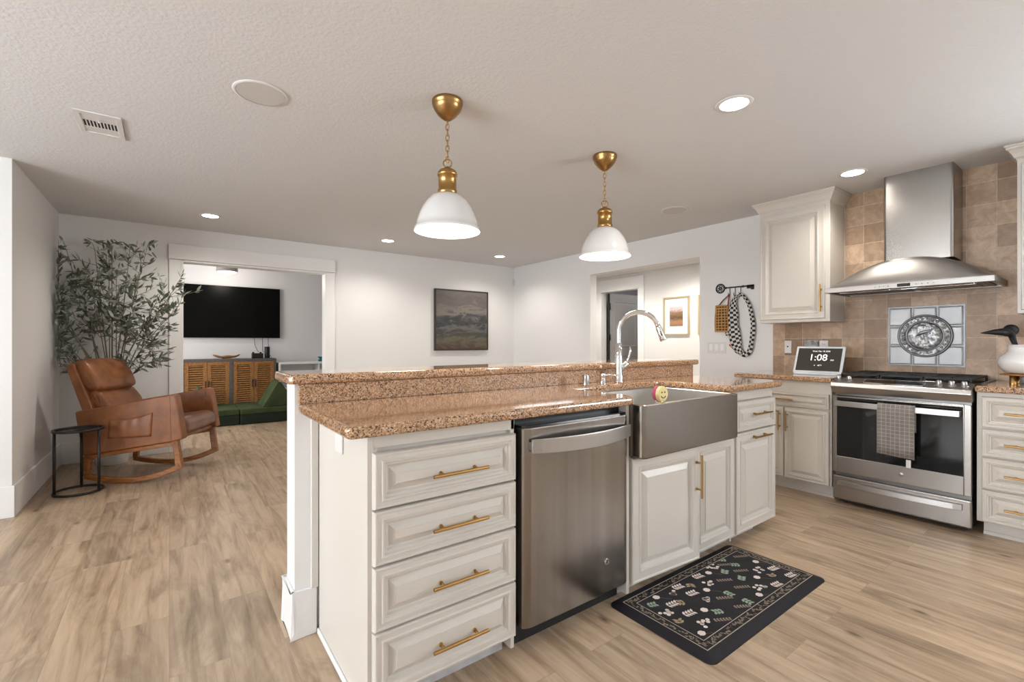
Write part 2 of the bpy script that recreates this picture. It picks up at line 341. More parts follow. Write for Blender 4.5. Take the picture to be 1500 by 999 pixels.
        if bevel:
            b = o.modifiers.new('bevel', 'BEVEL'); b.width = bevel; b.segments = seg; b.limit_method = 'ANGLE'; b.angle_limit = math.radians(ang)
        if sub:
            q = o.modifiers.new('sub', 'SUBSURF'); q.levels = sub; q.render_levels = sub
        if noise:
            tx = bpy.data.textures.new(name+'_wrinkle', 'CLOUDS'); tx.noise_scale = noise[0]
            dm = o.modifiers.new('wrinkle', 'DISPLACE'); dm.texture = tx; dm.strength = noise[1]; dm.mid_level = .5; dm.texture_coords = 'LOCAL'
        return o
WM = {}
def tag(o, label, cat, group=None):
    o['label'] = label; o['category'] = cat
    if group: o['group'] = group
    return o
def thing(name, label, cat, loc=(0, 0, 0), rotz=0, group=None):
    o = bpy.data.objects.new(name, None); C.objects.link(o); o.empty_display_size = .1
    o.location = loc; o.rotation_euler = (0, 0, rotz)
    WM[o.name] = Matrix.Translation(loc) @ Matrix.Rotation(rotz, 4, 'Z')
    return tag(o, label, cat, group)
def top(mb, name, mats, label, cat, loc, group=None, **k):
    """a thing that is a single mesh, its origin at loc"""
    e = bpy.data.objects.new('tmp', None); WM['tmp_'] = Matrix.Translation(loc)
    inv = Matrix.Translation(loc).inverted(); mb.v = [inv @ q for q in mb.v]
    bpy.data.objects.remove(e)
    o = mb.build(name, mats, None, **k); o.location = loc; WM[o.name] = Matrix.Translation(loc)
    return tag(o, label, cat, group)
def struct(name, mb, m, **k):
    o = mb.build(name, m, None, **k); o['kind'] = 'structure'; return o
def dup(root, loc, label=None, group=None):
    r = root.copy(); C.objects.link(r); r.location = loc
    WM[r.name] = Matrix.Translation(loc)
    if label: r['label'] = label
    if group: r['group'] = group
    for ch in list(root.children):
        c = ch.copy(); C.objects.link(c); c.parent = r
        for g in list(ch.children):
            d = g.copy(); C.objects.link(d); d.parent = c
    return r
def lerp(a, b, t): return a+(b-a)*t
def arc(cx, cy, r, a0, a1, n=6): return [(cx+r*math.cos(math.radians(lerp(a0, a1, i/n))), cy+r*math.sin(math.radians(lerp(a0, a1, i/n)))) for i in range(n+1)]
def spline(pts, n=8):
    out = []; P = [Vector(q) for q in pts]
    for i in range(len(P)-1):
        p0, p1, p2, p3 = P[max(i-1, 0)], P[i], P[i+1], P[min(i+2, len(P)-1)]
        for k in range(n):
            t = k/n; out.append(.5*((2*p1)+(p2-p0)*t+(2*p0-5*p1+4*p2-p3)*t*t+(3*p1-p0-3*p2+p3)*t**3))
    out.append(P[-1]); return out

# ------------------------------------------------------------------ room constants
H = 2.38; XR = 4.53; YB = 6.07; XL = -.84; YN = 4.45; T = .12
XW = -4.0; YR = -2.65; YT = 8.72; XH = 6.0

# ================================================================== SETTING
struct('floor', MB().box(XW-.2, 8.2, YR-.2, YT+.2, -.08, 0), 'floor')
struct('ceiling', MB().box(XW-.2, XR+T, YR-.2, YT+.2, H, H+.1), 'ceil')
b = MB(); b.box(XL-T, 0.12, YB, YB+T, 0, H); b.box(1.571, XR+T, YB, YB+T, 0, H); b.box(.12, 1.571, YB, YB+T, 2.035, H)
struct('wall_back', b, 'wall')
b = MB(); b.box(XR, XR+T, YR, -2.25, 0, H); b.box(XR, XR+T, -2.25, -.75, 0, 1.1); b.box(XR, XR+T, -2.25, -.75, 2.15, H); b.box(XR, XR+T, -.75, 2.766, 0, H); b.box(XR, XR+T, 4.359, YB, 0, H); b.box(XR, XR+T, 2.766, 4.359, 2.068, H)
struct('wall_right', b, 'wall')
struct('wall_left', MB().box(XL-.12, XL, YN+.004, YB, 0, H), 'wall_warm')
struct('wall_return', MB().box(XW, XL-.0, YN-.004, YN+.003, 0, H).box(XW, XL-.12, YN, YN+.12, 0, H), 'wall')
# outer walls behind the viewpoint, with windows
b = MB().box(XW, XR+T, YR-T, YR, 0, H)
struct('wall_rear', b, 'wall_warm')
b = MB(); b.box(XW-T, XW, YR-T, -.55, 0, H); b.box(XW-T, XW, 2.95, YN+T, 0, H); b.box(XW-T, XW, -.55, 2.95, 0, .55); b.box(XW-T, XW, -.55, 2.95, 2.15, H)
struct('wall_far_left', b, 'wall')
def window(name, horiz, a0, a1, c, z0=.55, z1=2.15):
    f = MB(); d = .04
    def bx(p0, p1, q0, q1):
        if horiz: f.box(p0, p1, c-d, c+d, q0, q1)
        else: f.box(c-d, c+d, p0, p1, q0, q1)
    bx(a0, a1, z0, z0+.06); bx(a0, a1, z1-.06, z1); bx(a0, a0+.06, z0, z1); bx(a1-.06, a1, z0, z1); bx((a0+a1)/2-.03, (a0+a1)/2+.03, z0, z1)
    o = struct(name, f, 'trim')
    g = MB()
    if horiz: g.box(a0+.05, a1-.05, c-.004, c+.004, z0+.05, z1-.05)
    else: g.box(c-.004, c+.004, a0+.05, a1-.05, z0+.05, z1-.05)
    g.build('pane', 'winglass', o)
window('added_window_1', False, -2.25, -.75, XR+.08, 1.1)  # unseen window added for the kitchen fill light
window('window_2', False, -.55, 2.95, XW-.08)
# den behind the wide opening
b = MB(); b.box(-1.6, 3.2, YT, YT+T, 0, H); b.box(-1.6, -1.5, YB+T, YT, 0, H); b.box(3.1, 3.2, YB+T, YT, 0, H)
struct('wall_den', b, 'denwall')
# hallway beyond the right wall
b = MB(); b.box(XH, XH+T, 2.2, 4.705, 0, H); b.box(XH, XH+T, 5.52, 6.6, 0, H); b.box(XH, XH+T, 4.705, 5.52, 2.035, H)
b.box(XR+T, XH, 6.5, 6.6, 0, H); b.box(XR+T, XH, 2.1, 2.2, 0, H)
struct('wall_hallway', b, 'hallwall')
struct('ceiling_hallway', MB().box(XR+T, XH+T, 2.1, 6.6, 2.27, 2.37), 'ceil')
b = MB(); b.box(XH+T, 8.1, 5.9, 6.0, 0, H); b.box(XH+T, 8.1, 3.9, 4.0, 0, H); b.box(8.0, 8.1, 3.9, 6.0, 0, H); b.box(XH+T, 8.1, 3.9, 6.0, 2.3, 2.38)
struct('wall_dark_room', b, 'darkroom')
# baseboards
def bb(name, boxes, h=.2, m='trim'):
    b = MB()
    for x0, x1, y0, y1 in boxes: b.box(x0, x1, y0, y1, 0, h)
    return struct(name, b, m, bevel=.004)
bb('baseboard_left', [(XL, XL+.016, YN-.02, YB)], .21)
bb('baseboard_return', [(XW, XL+.016, YN-.022, YN-.004)], .21)
bb('baseboard_back', [(XL+.016, 0.0, YB-.016, YB), (1.69, XR, YB-.016, YB)], .205)
bb('baseboard_right', [(XR-.016, XR, 2.1, 2.766), (XR-.016, XR, 4.359, YB-.016)], .2)
bb('baseboard_hallway', [(XH-.016, XH, 2.2, 4.60), (XH-.016, XH, 5.63, 6.5)], .2)
bb('baseboard_den', [(-1.5, 3.1, YT-.016, YT)], .14)
# cased opening in the back wall
b = MB(); b.box(-.003, .099, YB-.020, YB, 0, 2.038); b.box(1.578, 1.687, YB-.020, YB, 0, 2.038); b.box(-.006, 1.690, YB-.032, YB, 2.041, 2.20)
b.box(.099, .121, YB-.018, YB+T+.015, 0, 2.035); b.box(1.570, 1.59, YB-.018, YB+T+.015, 0, 2.035); b.box(.12, 1.572, YB-.018, YB+T+.015, 2.018, 2.04)
struct('trim_1', b, 'trim', bevel=.003)
# hallway door casing, door standing open into a dark room
b = MB(); b.box(XH-.018, XH, 5.52, 5.634, 0, 2.04); b.box(XH-.018, XH, 4.607, 4.705, 0, 2.04); b.box(XH-.024, XH, 4.607, 5.634, 2.035, 2.22)
b.box(XH-.018, XH+T, 5.50, 5.521, 0, 2.035); b.box(XH-.018, XH+T, 4.704, 4.725, 0, 2.035); b.box(XH-.018, XH+T, 4.70, 5.52, 2.015, 2.036)
struct('trim_2', b, 'trim', bevel=.003)
d = MB()
yd = 5.43
d.box(XH+.13, XH+.93, yd, yd+.035, .01, 2.01)
for z0, z1 in ((.12, .93), (1.08, 1.88)):
    d.panel((XH+.24, yd, z0), (1, 0, 0), (0, 0, 1), (0, -1, 0), .58, z1-z0, [(0, .006), (.015, .006), (.03, -.0), (.05, .002)])
do = struct('door_1', d, 'doorpaint')
t_ = thing('recessed_light', 'added unseen ceiling light inside the dark room beyond the hallway door', 'ceiling light', (6.9, 4.6, 2.3), 0)  # lamp added to lift the dark room and open door
MB().lathe([(.0001, 2.297), (.06, 2.2965), (.075, 2.2995)], (6.9, 4.6, 0), 24).build('lens', 'lens', t_)
_pl = bpy.data.lights.new('lamp', 'POINT'); _pl.energy = 9; _pl.shadow_soft_size = .06; _po = bpy.data.objects.new('lamp', _pl); C.objects.link(_po); _po.parent = t_; _po.location = (0, 0, -.06)
for z in (.3, 1.25, 1.78):
    MB().box(XH+.085, XH+.135, yd-.012, yd+.004, z-.05, z+.05).tube([(XH+.122, yd-.014, z-.055), (XH+.122, yd-.014, z+.055)], .007, 8).build('hinge', 'black', do)
MB().box(XH+.108, XH+.13, yd-.001, yd+.03, .02, 2.0).build('weather_strip', 'rubber', do)

# ================================================================== PENINSULA
IS_T = .918; IS_B = .880
struct('wall_peninsula', MB().box(.395, 3.105, 1.967, 2.11, 0, .9955), 'trim')
b = MB()
for x0, x1, y0, y1 in ((.379, .476, 1.951, 1.967), (.379, .395, 1.951, 2.126), (.379, 3.121, 2.11, 2.126), (3.105, 3.121, 1.951, 2.126)):
    b.box(x0, x1, y0, y1, 0, .185)
struct('baseboard_peninsula', b, 'trim', bevel=.004)
struct('trim_3', MB().box(.453, .479, 1.945, 1.967, .185, .88), 'cabwhite', bevel=.002)

DRAW = [(.002, .017), (.005, .0215), (.010, .0215), (.012, .0195), (.023, .0195), (.0265, .0245), (.0315, .0240), (.035, .0155), (.041, .0150), (.046, .0065), (.050, .0055), (.071, .0185), (.0725, .0215), (.080, .0215)]
def rings(k): return [(a*k, c) for a, c in DRAW]
DOOR = [(.002, .017), (.005, .0215), (.012, .0215), (.015, .019), (.043, .019), (.047, .0245), (.053, .0240), (.058, .015), (.065, .0135), (.071, .0065), (.076, .0055), (.101, .0175), (.103, .0205), (.112, .0205)]
def pull(c, d, n, L, parent, r=.0058, post=.62):
    """bar pull centred at c, along d, standing off along n"""
    c, d, n = Vector(c), Vector(d), Vector(n); b = MB()
    q = c+n*.032
    b.tube([q-d*L/2, q-d*(L/2-.0005), q+d*(L/2-.0005), q+d*L/2], r, 12)
    for s in (-1, 1): b.tube([c+d*s*L/2*post, c+n*.006+d*s*L/2*post], r*1.2, 10); b.tube([c+d*s*L/2*post, q+d*s*L/2*post], r*.8, 10)
    return b.build('handle', 'brass', parent)
def front_y(name, parent, x0, x1, z0, z1, Y, R):     # a door or drawer front facing -Y
    return MB().panel((x0, Y, z0), (1, 0, 0), (0, 0, 1), (0, -1, 0), x1-x0, z1-z0, R).build(name, 'cab', parent)
def front_x(name, parent, y0, y1, z0, z1, X, R):     # facing -X
    return MB().panel((X, y1, z0), (0, -1, 0), (0, 0, 1), (-1, 0, 0), y1-y0, z1-z0, R).build(name, 'cab', parent)

YF = 1.386   # face frames; fronts stand 2 cm proud
# four-drawer cabinet
t = thing('drawer_cabinet', 'cream four-drawer base cabinet at the left end of the peninsula', 'cabinet', (.757, 1.67, 0))
b = MB(); b.box(.481, .499, YF, 1.945, .02, .8775); b.box(.499, 1.036, YF, YF+.018, .835, .8775); b.box(.499, 1.036, YF+.022, 1.95, .07, .12); b.box(.499, .512, YF, YF+.02, .06, .84)
b.box(1.02, 1.036, YF, 1.95, .02, .8775); b.box(.499, 1.02, 1.93, 1.95, .1, .8775); b.box(.499, 1.02, YF+.012, YF+.03, .1, .84)
b.build('body', 'cab', t, bevel=.002)
MB().box(.473, .4815, YF-.01, 1.945, 0, .022).build('shoe_moulding', 'trim', t, bevel=.003)
MB().box(.50, 1.012, 1.43, 1.445, 0, .09).build('toe_kick', 'kick', t)
for i, (z0, z1) in enumerate(((.651, .824), (.479, .647), (.279, .475), (.073, .275))):
    dr = front_y('drawer', t, .495, 1.032, z0, z1, YF, rings(1.0))
    pull((.7835, YF-.02, (z0+z1)/2-.008), (1, 0, 0), (0, -1, 0), .21, dr)
# outlet on the end panel
op = MB().box(.474, .4805, 1.62, 1.70, .775, .868)
top(op, 'outlet_cover', 'whiteplastic', 'small white outlet cover high on the peninsula end panel', 'outlet', (.4805, 1.66, .82), bevel=.002)

# dishwasher
t = thing('dishwasher', 'stainless steel dishwasher with bowed bar handle', 'dishwasher', (1.355, 1.66, 0))
MB().box(1.05, 1.657, YF+.03, 1.93, .10, .868).build('body', 'blackplastic', t)
b = MB()
xs = [1.058, 1.064, 1.075]+[lerp(1.09, 1.62, i/10) for i in range(11)]+[1.635, 1.646, 1.652]
def dwy(x):
    e = min(x-1.058, 1.652-x); return 1.368-.016*min(1, (e/.03))**.5 - .003*math.sin(PI*(x-1.058)/.594)
b.prism([(x, dwy(x)) for x in xs]+[(1.652, YF+.03), (1.058, YF+.03)], .088, .838, 'z')
b.build('door_panel', 'steeldw', t, bevel=.004, ang=60)
MB().box(1.06, 1.65, 1.372, YF+.03, .838, .846).build('control_strip', 'blackgloss', t)
b = MB(); N = 16; R = []
for i in range(N+1):
    s = i/N; x = lerp(1.083, 1.640, s); y = 1.338-.044*math.sin(PI*s)**.8; h = .024
    R.append([(x, y-.006, .746-.006*math.sin(PI*s)), (x, y-.006, .752+h*1.9), (x, y+.006, .752+h*1.9), (x, y+.006, .752)])
b.loft(R, True, True, True, False)
for x in (1.088, 1.622): b.box(x-.006, x+.01, 1.335, 1.366, .757, .786)
b.build('handle', 'steelh', t, bevel=.002)
bd = MB().lathe([(.0001, 1.347), (.012, 1.347), (.0135, 1.349), (.0135, 1.356)], (1.50, 0, .225), 24, axis='y').build('badge', 'steeldark', t)
MB().lathe([(.0125, 1.3455), (.0125, 1.344), (.0105, 1.344), (.0105, 1.3455)], (1.50, 0, .225), 24, axis='y').build('badge_ring', 'chrome', bd)
MB().box(1.05, 1.656, 1.425, 1.44, 0, .087).build('toe_kick', 'rubber', t)

# sink base cabinet
t = thing('sink_cabinet', 'cream double-door cabinet under the farmhouse sink', 'cabinet', (2.14, 1.66, 0))
b = MB(); b.box(1.660, 1.680, YF-.012, 1.95, .02, .8795); b.box(2.575, 2.59, YF, 1.95, .02, .638); b.box(1.682, 2.575, YF, YF+.02, .615, .638)
b.box(1.682, 2.575, YF+.01, 1.93, .06, .08); b.box(1.682, 2.575, 1.93, 1.95, .06, .63)
b.box(2.518, 2.597, YF, YF+.02, .615, .8795); b.box(1.682, 2.575, YF+.012, YF+.022, .08, .62)
b.build('body', 'cab', t, bevel=.002)
# left door slightly ajar, hinged on its left
ang = math.radians(-4.2); dL = bpy.data.objects.new('tmp', None)
mb = MB().panel((0, 0, 0), (1, 0, 0), (0, 0, 1), (0, -1, 0), .49, .577, DOOR)
R4 = Matrix.Translation((1.692, YF-.001, .054)) @ Matrix.Rotation(ang, 4, 'Z'); mb.v = [R4 @ q for q in mb.v]
bpy.data.objects.remove(dL)
d1 = mb.build('door', 'cab', t)
c = R4 @ Vector((.462, -.02, .43)); pull(c, (0, 0, 1), (math.sin(ang), -math.cos(ang), 0), .215, d1)
d2 = front_y('door', t, 2.19, 2.593, .054, .628, YF, DOOR)
MB().box(1.664, 2.60, 1.432, 1.447, 0, .06).build('toe_kick', 'kick', t)

# end cabinet
t = thing('end_cabinet', 'cream cabinet with one drawer over a pull-out door at the right end of the peninsula', 'cabinet', (2.85, 1.66, 0))
b = MB(); b.box(2.601, 2.616, YF, 1.95, .07, .8795); b.box(3.075, 3.09, YF, 1.95, .07, .8795); b.box(2.616, 3.075, YF, YF+.018, .82, .8795)
b.box(2.616, 3.075, YF, 1.93, .06, .08); b.box(2.616, 3.075, 1.93, 1.95, .07, .8795); b.box(2.616, 3.075, YF+.012, YF+.03, .08, .83)
b.build('body', 'cab', t, bevel=.002)
dr = front_y('drawer', t, 2.611, 3.092, .639, .816, YF, rings(1.0)); pull((2.875, YF-.02, .735), (1, 0, 0), (0, -1, 0), .21, dr)
dr = front_y('door', t, 2.611, 3.092, .054, .633, YF, DOOR); pull((2.875, YF-.02, .598), (1, 0, 0), (0, -1, 0), .21, dr)
MB().box(2.603, 2.93, 1.43, 1.445, 0, .06).box(2.915, 2.93, 1.445, 1.95, 0, .06).build('toe_kick', 'kick', t)

# countertop with the sink cut out of its front edge
pl = [(.405, 1.966)]+arc(.425, 1.352, .02, 180, 270)+arc(1.655, 1.352, .02, 270, 360, 5)+[(1.69, 1.40)]
pl = [(.405, 1.966)]+arc(.428, 1.353, .023, 180, 270)+arc(1.64, 1.37, .04, 270, 340, 6)+[(1.705, 1.42)]+arc(1.75, 1.745, .045, 180, 90, 5)+arc(2.447, 1.745, .045, 90, 0, 5)
pl += [(2.492, 1.42)]+arc(2.54, 1.37, .04, 200, 270, 6)+arc(3.085, 1.385, .055, 270, 360)+[(3.14, 1.966)]
top(MB().prism(pl, IS_B, IS_T), 'countertop', 'granite', 'speckled tan granite countertop over the peninsula cabinets, cut out around the sink', 'countertop', (1.0, 1.66, IS_B), bevel=.013, seg=4)
top(MB().box(.408, 3.10, 1.945, 1.966, IS_T+.0005, .9945), 'backsplash', 'granitehoned', 'tan granite upstand rising from the peninsula counter to the raised bar', 'backsplash', (1.75, 1.955, IS_T), bevel=.001)
pl = [(.385, 2.24), (.365, 2.22), (.365, 1.945), (.385, 1.925)]+arc(3.13, 1.945, .02, 270, 360)+arc(3.13, 2.22, .02, 0, 90)
top(MB().prism(pl, .9965, 1.035), 'bar_top', 'granite', 'raised tan granite bar ledge along the back of the peninsula', 'countertop', (1.75, 2.08, .9965), bevel=.013, seg=4)

# farmhouse sink
t = thing('farmhouse_sink', 'stainless steel apron-front farmhouse sink', 'sink', (2.085, 1.55, .64))
def rrect(x0, x1, y0, y1, r, z, n=9):
    p = arc(x0+r, y0+r, r, 180, 270, n)+arc(x1-r, y0+r, r, 270, 360, n)+arc(x1-r, y1-r, r, 0, 90, n)+arc(x0+r, y1-r, r, 90, 180, n)
    return [(a, c, z) for a, c in p]
b = MB()
x0, x1, y0, y1 = 1.683, 2.512, 1.297, 1.82; zt = .8795
def outer(z, g=0): return rrect(x0+g, x1-g, y0+g, y1-g, .028, z)
def inner(z, g=0): return rrect(x0+.022+g, x1-.022-g, y0+.03+g, y1-.022-g, .03, z)
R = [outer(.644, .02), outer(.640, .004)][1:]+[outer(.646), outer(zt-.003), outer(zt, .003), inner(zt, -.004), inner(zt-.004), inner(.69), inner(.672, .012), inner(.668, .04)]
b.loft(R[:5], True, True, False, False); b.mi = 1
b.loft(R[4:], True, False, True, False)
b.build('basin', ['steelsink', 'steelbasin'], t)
MB().lathe([(.0001, .671), (.02, .671), (.022, .674), (.045, .674), (.05, .6695)], (2.09, 1.57, 0), 24).build('drain', 'chrome', t)
# smiling sponge standing on the rim
b = MB(); cx, cz, r, y = 1.972, .903, .039, 1.40
def wav(r, y, k=.05, n=40): return [(cx+r*(1+k*math.cos(10*2*PI*i/n))*math.cos(2*PI*i/n), y, cz+r*(1+k*math.cos(10*2*PI*i/n))*math.sin(2*PI*i/n)) for i in range(n)]
sp = thing('scrub_sponge', 'round yellow and pink scrub sponge with a smile, in the sink', 'sponge', (cx, y, cz-r), math.radians(0))
b.loft([wav(r*.93, y, .02), wav(r, y+.004, .02), wav(r, y+.018, .02)], True, True, True, True)
b.mi = 1
for ex in (-.012, .012): b.lathe([(.0001, y-.0012), (.0045, y-.0012), (.0045, y)], (cx+ex, 0, cz+.009), 12, axis='y')
b.tube([(cx+.018*math.cos(math.radians(a)), y-.0005, cz-.004+.015*math.sin(math.radians(a))) for a in range(200, 341, 14)], .0022, 6)
b.build('scouring_face', ['sponge1', 'darkframe'], sp)
MB().loft([wav(r, y+.018, .02), wav(r, y+.038, .02), wav(r*.93, y+.042, .02)], True, True, True, True).build('foam_back', 'sponge2', sp)
# the sponge leans in a chrome holder fixed to the front wall of the basin
b = MB(); b.tube([(cx-.035, 1.40+.02, .872), (cx-.02, 1.40+.02, .861), (cx+.02, 1.40+.02, .861), (cx+.035, 1.40+.02, .872)], .003, 8)
b.tube([(cx, 1.42, .861), (cx, 1.36, .852), (cx, 1.331, .850)], .003, 8); b.box(cx-.02, cx+.02, 1.3275, 1.331, .82, .865)
b.build('holder', 'chrome', t)

# faucet
fx, fy = 2.178, 1.86
t = thing('faucet', 'tall chrome gooseneck pull-down faucet behind the sink', 'faucet', (fx, fy, IS_T))
b = MB(); b.lathe([(.0001, IS_T+.0005), (.031, IS_T+.0005), (.031, IS_T+.006), (.027, IS_T+.012), (.025, IS_T+.05), (.0215, IS_T+.14), (.0165, IS_T+.24)], (fx, fy, 0), 24, cap1=True); b.build('body', 'chrome', t)
import_dir = Vector((.80, -.60, 0)).normalized()
dirv = Vector((.62, -.78, 0)).normalized()
def fp(a, z): q = Vector((fx, fy, z))+dirv*a; return (q.x, q.y, q.z)
Rr = .115; zc = 1.225
pts = [fp(0, IS_T+.22), fp(0, 1.15)]+[fp(Rr-Rr*math.cos(math.radians(a)), zc+Rr*math.sin(math.radians(a))) for a in range(0, 166, 11)]
b = MB(); b.tube(pts, .0145, 14); b.build('spout', 'chrome', t)
e = Vector(pts[-1]); dd = (e-Vector(pts[-2])).normalized()
b = MB(); b.tube([e-dd*.002, e+dd*.01, e+dd*.05, e+dd*.085, e+dd*.09], [.0165, .018, .018, .021, .019], 16); b.build('spray_head', 'chrome', t)
b = MB(); q = e+dd*.045; sd = Vector((-dirv.y, dirv.x, 0))
b.tube([e+dd*.03-sd*.018, e+dd*.06-sd*.018], .005, 8); b.build('spray_button', 'steeldark', t)
lx = Vector((.95, -.3, 0)).normalized()
b = MB(); s0 = Vector((fx, fy, IS_T+.075)); b.tube([s0, s0+lx*.028+Vector((0, 0, .018)), s0+lx*.05+Vector((0, 0, .034)), s0+lx*.062+Vector((0, 0, .044))], [.014, .017, .0185, .017], 14)
b.build('valve_body', 'chrome', t)
b = MB(); s1 = s0+lx*.055+Vector((0, 0, .045)); b.tube([s1, s1+lx*.014+Vector((0, 0, .03)), s1+lx*.026+Vector((0, 0, .07)), s1+lx*.024+Vector((0, 0, .095))], [.008, .006, .007, .004], 10); b.build('lever', 'chrome', t)
top(MB().lathe([(.0001, .9185), (.021, .9185), (.021, .921), (.0175, .923), (.0175, .972), (.0165, .976), (.0001, .976)], (1.884, 1.845, 0), 24), 'air_gap_cap', 'steelh', 'brushed steel air gap cap, leftmost fitting behind the sink', 'sink fitting', (1.884, 1.845, .9185))
t = thing('soap_dispenser', 'chrome soap dispenser between the air gap cap and the faucet', 'soap dispenser', (2.022, 1.845, .9185))
MB().lathe([(.0001, .9185), (.019, .9185), (.019, .922), (.016, .924), (.016, .945), (.013, .949), (.013, .955), (.017, .958), (.017, .975), (.015, .979), (.0001, .979)], (2.022, 1.845, 0), 24).build('pump_body', 'chrome', t)
b = MB(); b.tube([(2.022, 1.845, .968), (2.062, 1.815, .972), (2.092, 1.797, .966)], [.006, .005, .004], 8); b.build('nozzle', 'chrome', t)

# ================================================================== RIGHT WALL KITCHEN
XC = 3.922
b = MB(); b.box(4.521, XR, .0, 2.019, .901, 1.3275); b.box(4.521, XR, .0, 1.447, 1.3275, H)
struct('trim_4', b, 'tile')
# base cabinet left of the range
t = thing('base_cabinet', 'cream base cabinet with one drawer over two doors, left of the range', 'cabinet', (4.2, 1.66, 0))
b = MB(); b.box(XC, 4.52, 1.338, 1.99, .095, .861); b.build('body', 'cab', t, bevel=.002)
dr = front_x('drawer', t, 1.349, 1.972, .662, .772, XC, rings(.62)); pull((XC-.02, 1.68, .715), (0, 1, 0), (-1, 0, 0), .19, dr)
dr = front_x('door', t, 1.349, 1.659, .098, .650, XC, rings(1.0)); pull((XC-.02, 1.634, .545), (0, 0, 1), (-1, 0, 0), .155, dr)
dr = front_x('door', t, 1.664, 1.972, .098, .650, XC, rings(1.0)); pull((XC-.02, 1.690, .545), (0, 0, 1), (-1, 0, 0), .155, dr)
MB().box(3.985, 4.0, 1.34, 1.985, 0, .095).box(3.972, 3.985, 1.34, 1.985, 0, .02).build('toe_kick', 'cabwhite', t)
# drawer cabinet right of the range
t = thing('drawer_cabinet', 'cream four-drawer base cabinet right of the range', 'cabinet', (4.2, .34, 0))
MB().box(XC, 4.52, .11, .577, .085, .861).build('body', 'cab', t, bevel=.002)
for z0, z1 in ((.652, .838), (.481, .645), (.29, .474), (.092, .283)):
    dr = front_x('drawer', t, .122, .555, z0, z1, XC, rings(1.0)); pull((XC-.02, .338, (z0+z1)/2), (0, 1, 0), (-1, 0, 0), .24, dr)
MB().box(3.985, 4.0, .11, .555, 0, .085).box(3.972, 3.985, .11, .555, 0, .02).build('toe_kick', 'cabwhite', t)
def slab(y0, y1, label, r1=False):
    pl = arc(3.895, y1-.02, .02, 90, 180) if r1 else [(3.875, y1)]
    pl = ([(4.5205, y1)]+pl+[(3.875, y0), (4.5205, y0)])
    top(MB().prism(pl, .8625, .9005), 'countertop', 'granite', label, 'countertop', (4.2, (y0+y1)/2, .8625), bevel=.012, seg=4)
slab(1.330, 2.055, 'tan granite countertop left of the range, under the smart display', True)
slab(.10, .580, 'tan granite countertop right of the range, under the white crock')

# range
t = thing('range', 'stainless steel slide-in gas range with black oven window', 'stove', (4.15, .952, 0))
Y0, Y1 = .592, 1.316; X0 = 3.875
MB().box(X0+.04, 4.50, Y0+.004, Y1-.004, .03, .855).build('body', 'steeldark', t, bevel=.002)
for y in (Y0+.05, Y1-.05):
    for x in (X0+.09, 4.44): MB().lathe([(.0001, .0), (.018, .0), (.018, .006), (.008, .01), (.008, .032), (.0001, .032)], (x, y, 0), 14).build('leg', 'rubber', t)
MB().box(X0+.05, X0+.06, Y0+.03, Y1-.03, .012, .03).build('base_grille', 'rubber', t)
b = MB()   # oven door with a framed window recess
b.box(X0, X0+.038, Y0, Y0+.034, .229, .778); b.box(X0, X0+.038, Y1-.024, Y1, .229, .778); b.box(X0, X0+.038, Y0+.034, Y1-.024, .229, .345); b.box(X0, X0+.038, Y0+.034, Y1-.024, .764, .778)
od = b.build('oven_door', 'steel', t, bevel=.003)
MB().box(X0+.003, X0+.03, Y0+.035, Y1-.025, .346, .7635).build('oven_window', 'blackgloss', od)
MB().box(X0+.0025, X0+.0032, Y0+.12, Y1-.11, .40, .66).build('inner_window', 'blackgloss', od)
b = MB(); R = []
for i in range(17):
    s = i/16; y = lerp(Y0+.045, Y1-.028, s); x = X0-.045-.012*math.sin(PI*s)
    R.append([(x-.005, y, .708), (x-.005, y, .745), (x+.005, y, .745), (x+.005, y, .708)])
b.loft(R, True, True, True, False)
for y in (Y0+.05, Y1-.033): b.box(X0-.045, X0+.004, y-.006, y+.006, .712, .741)
b.build('handle', 'steelh', od, bevel=.002)
MB().lathe([(.0001, X0-.0015), (.012, X0-.0015), (.0135, X0), (.0135, X0+.002)], (0, .925, .29), 20, axis='x').build('badge', 'steelh', od)
# storage drawer with an arched pull
b = MB(); b.box(X0, X0+.038, Y0, Y1, .034, .203); sd_ = b.build('storage_drawer', 'steel', t, bevel=.008, seg=3)
b = MB(); R = []
for i in range(17):
    s = i/16; y = lerp(Y0+.04, Y1-.03, s); z = .150-.0*s; x = X0-.012-.026*math.sin(PI*s)**.7
    R.append([(x-.003, y, z-.012), (x-.001, y, z+.024), (X0+.002, y, z+.027), (X0+.002, y, z-.014)])
b.loft(R, True, True, True, False); b.build('handle', 'steelh', sd_, bevel=.002)
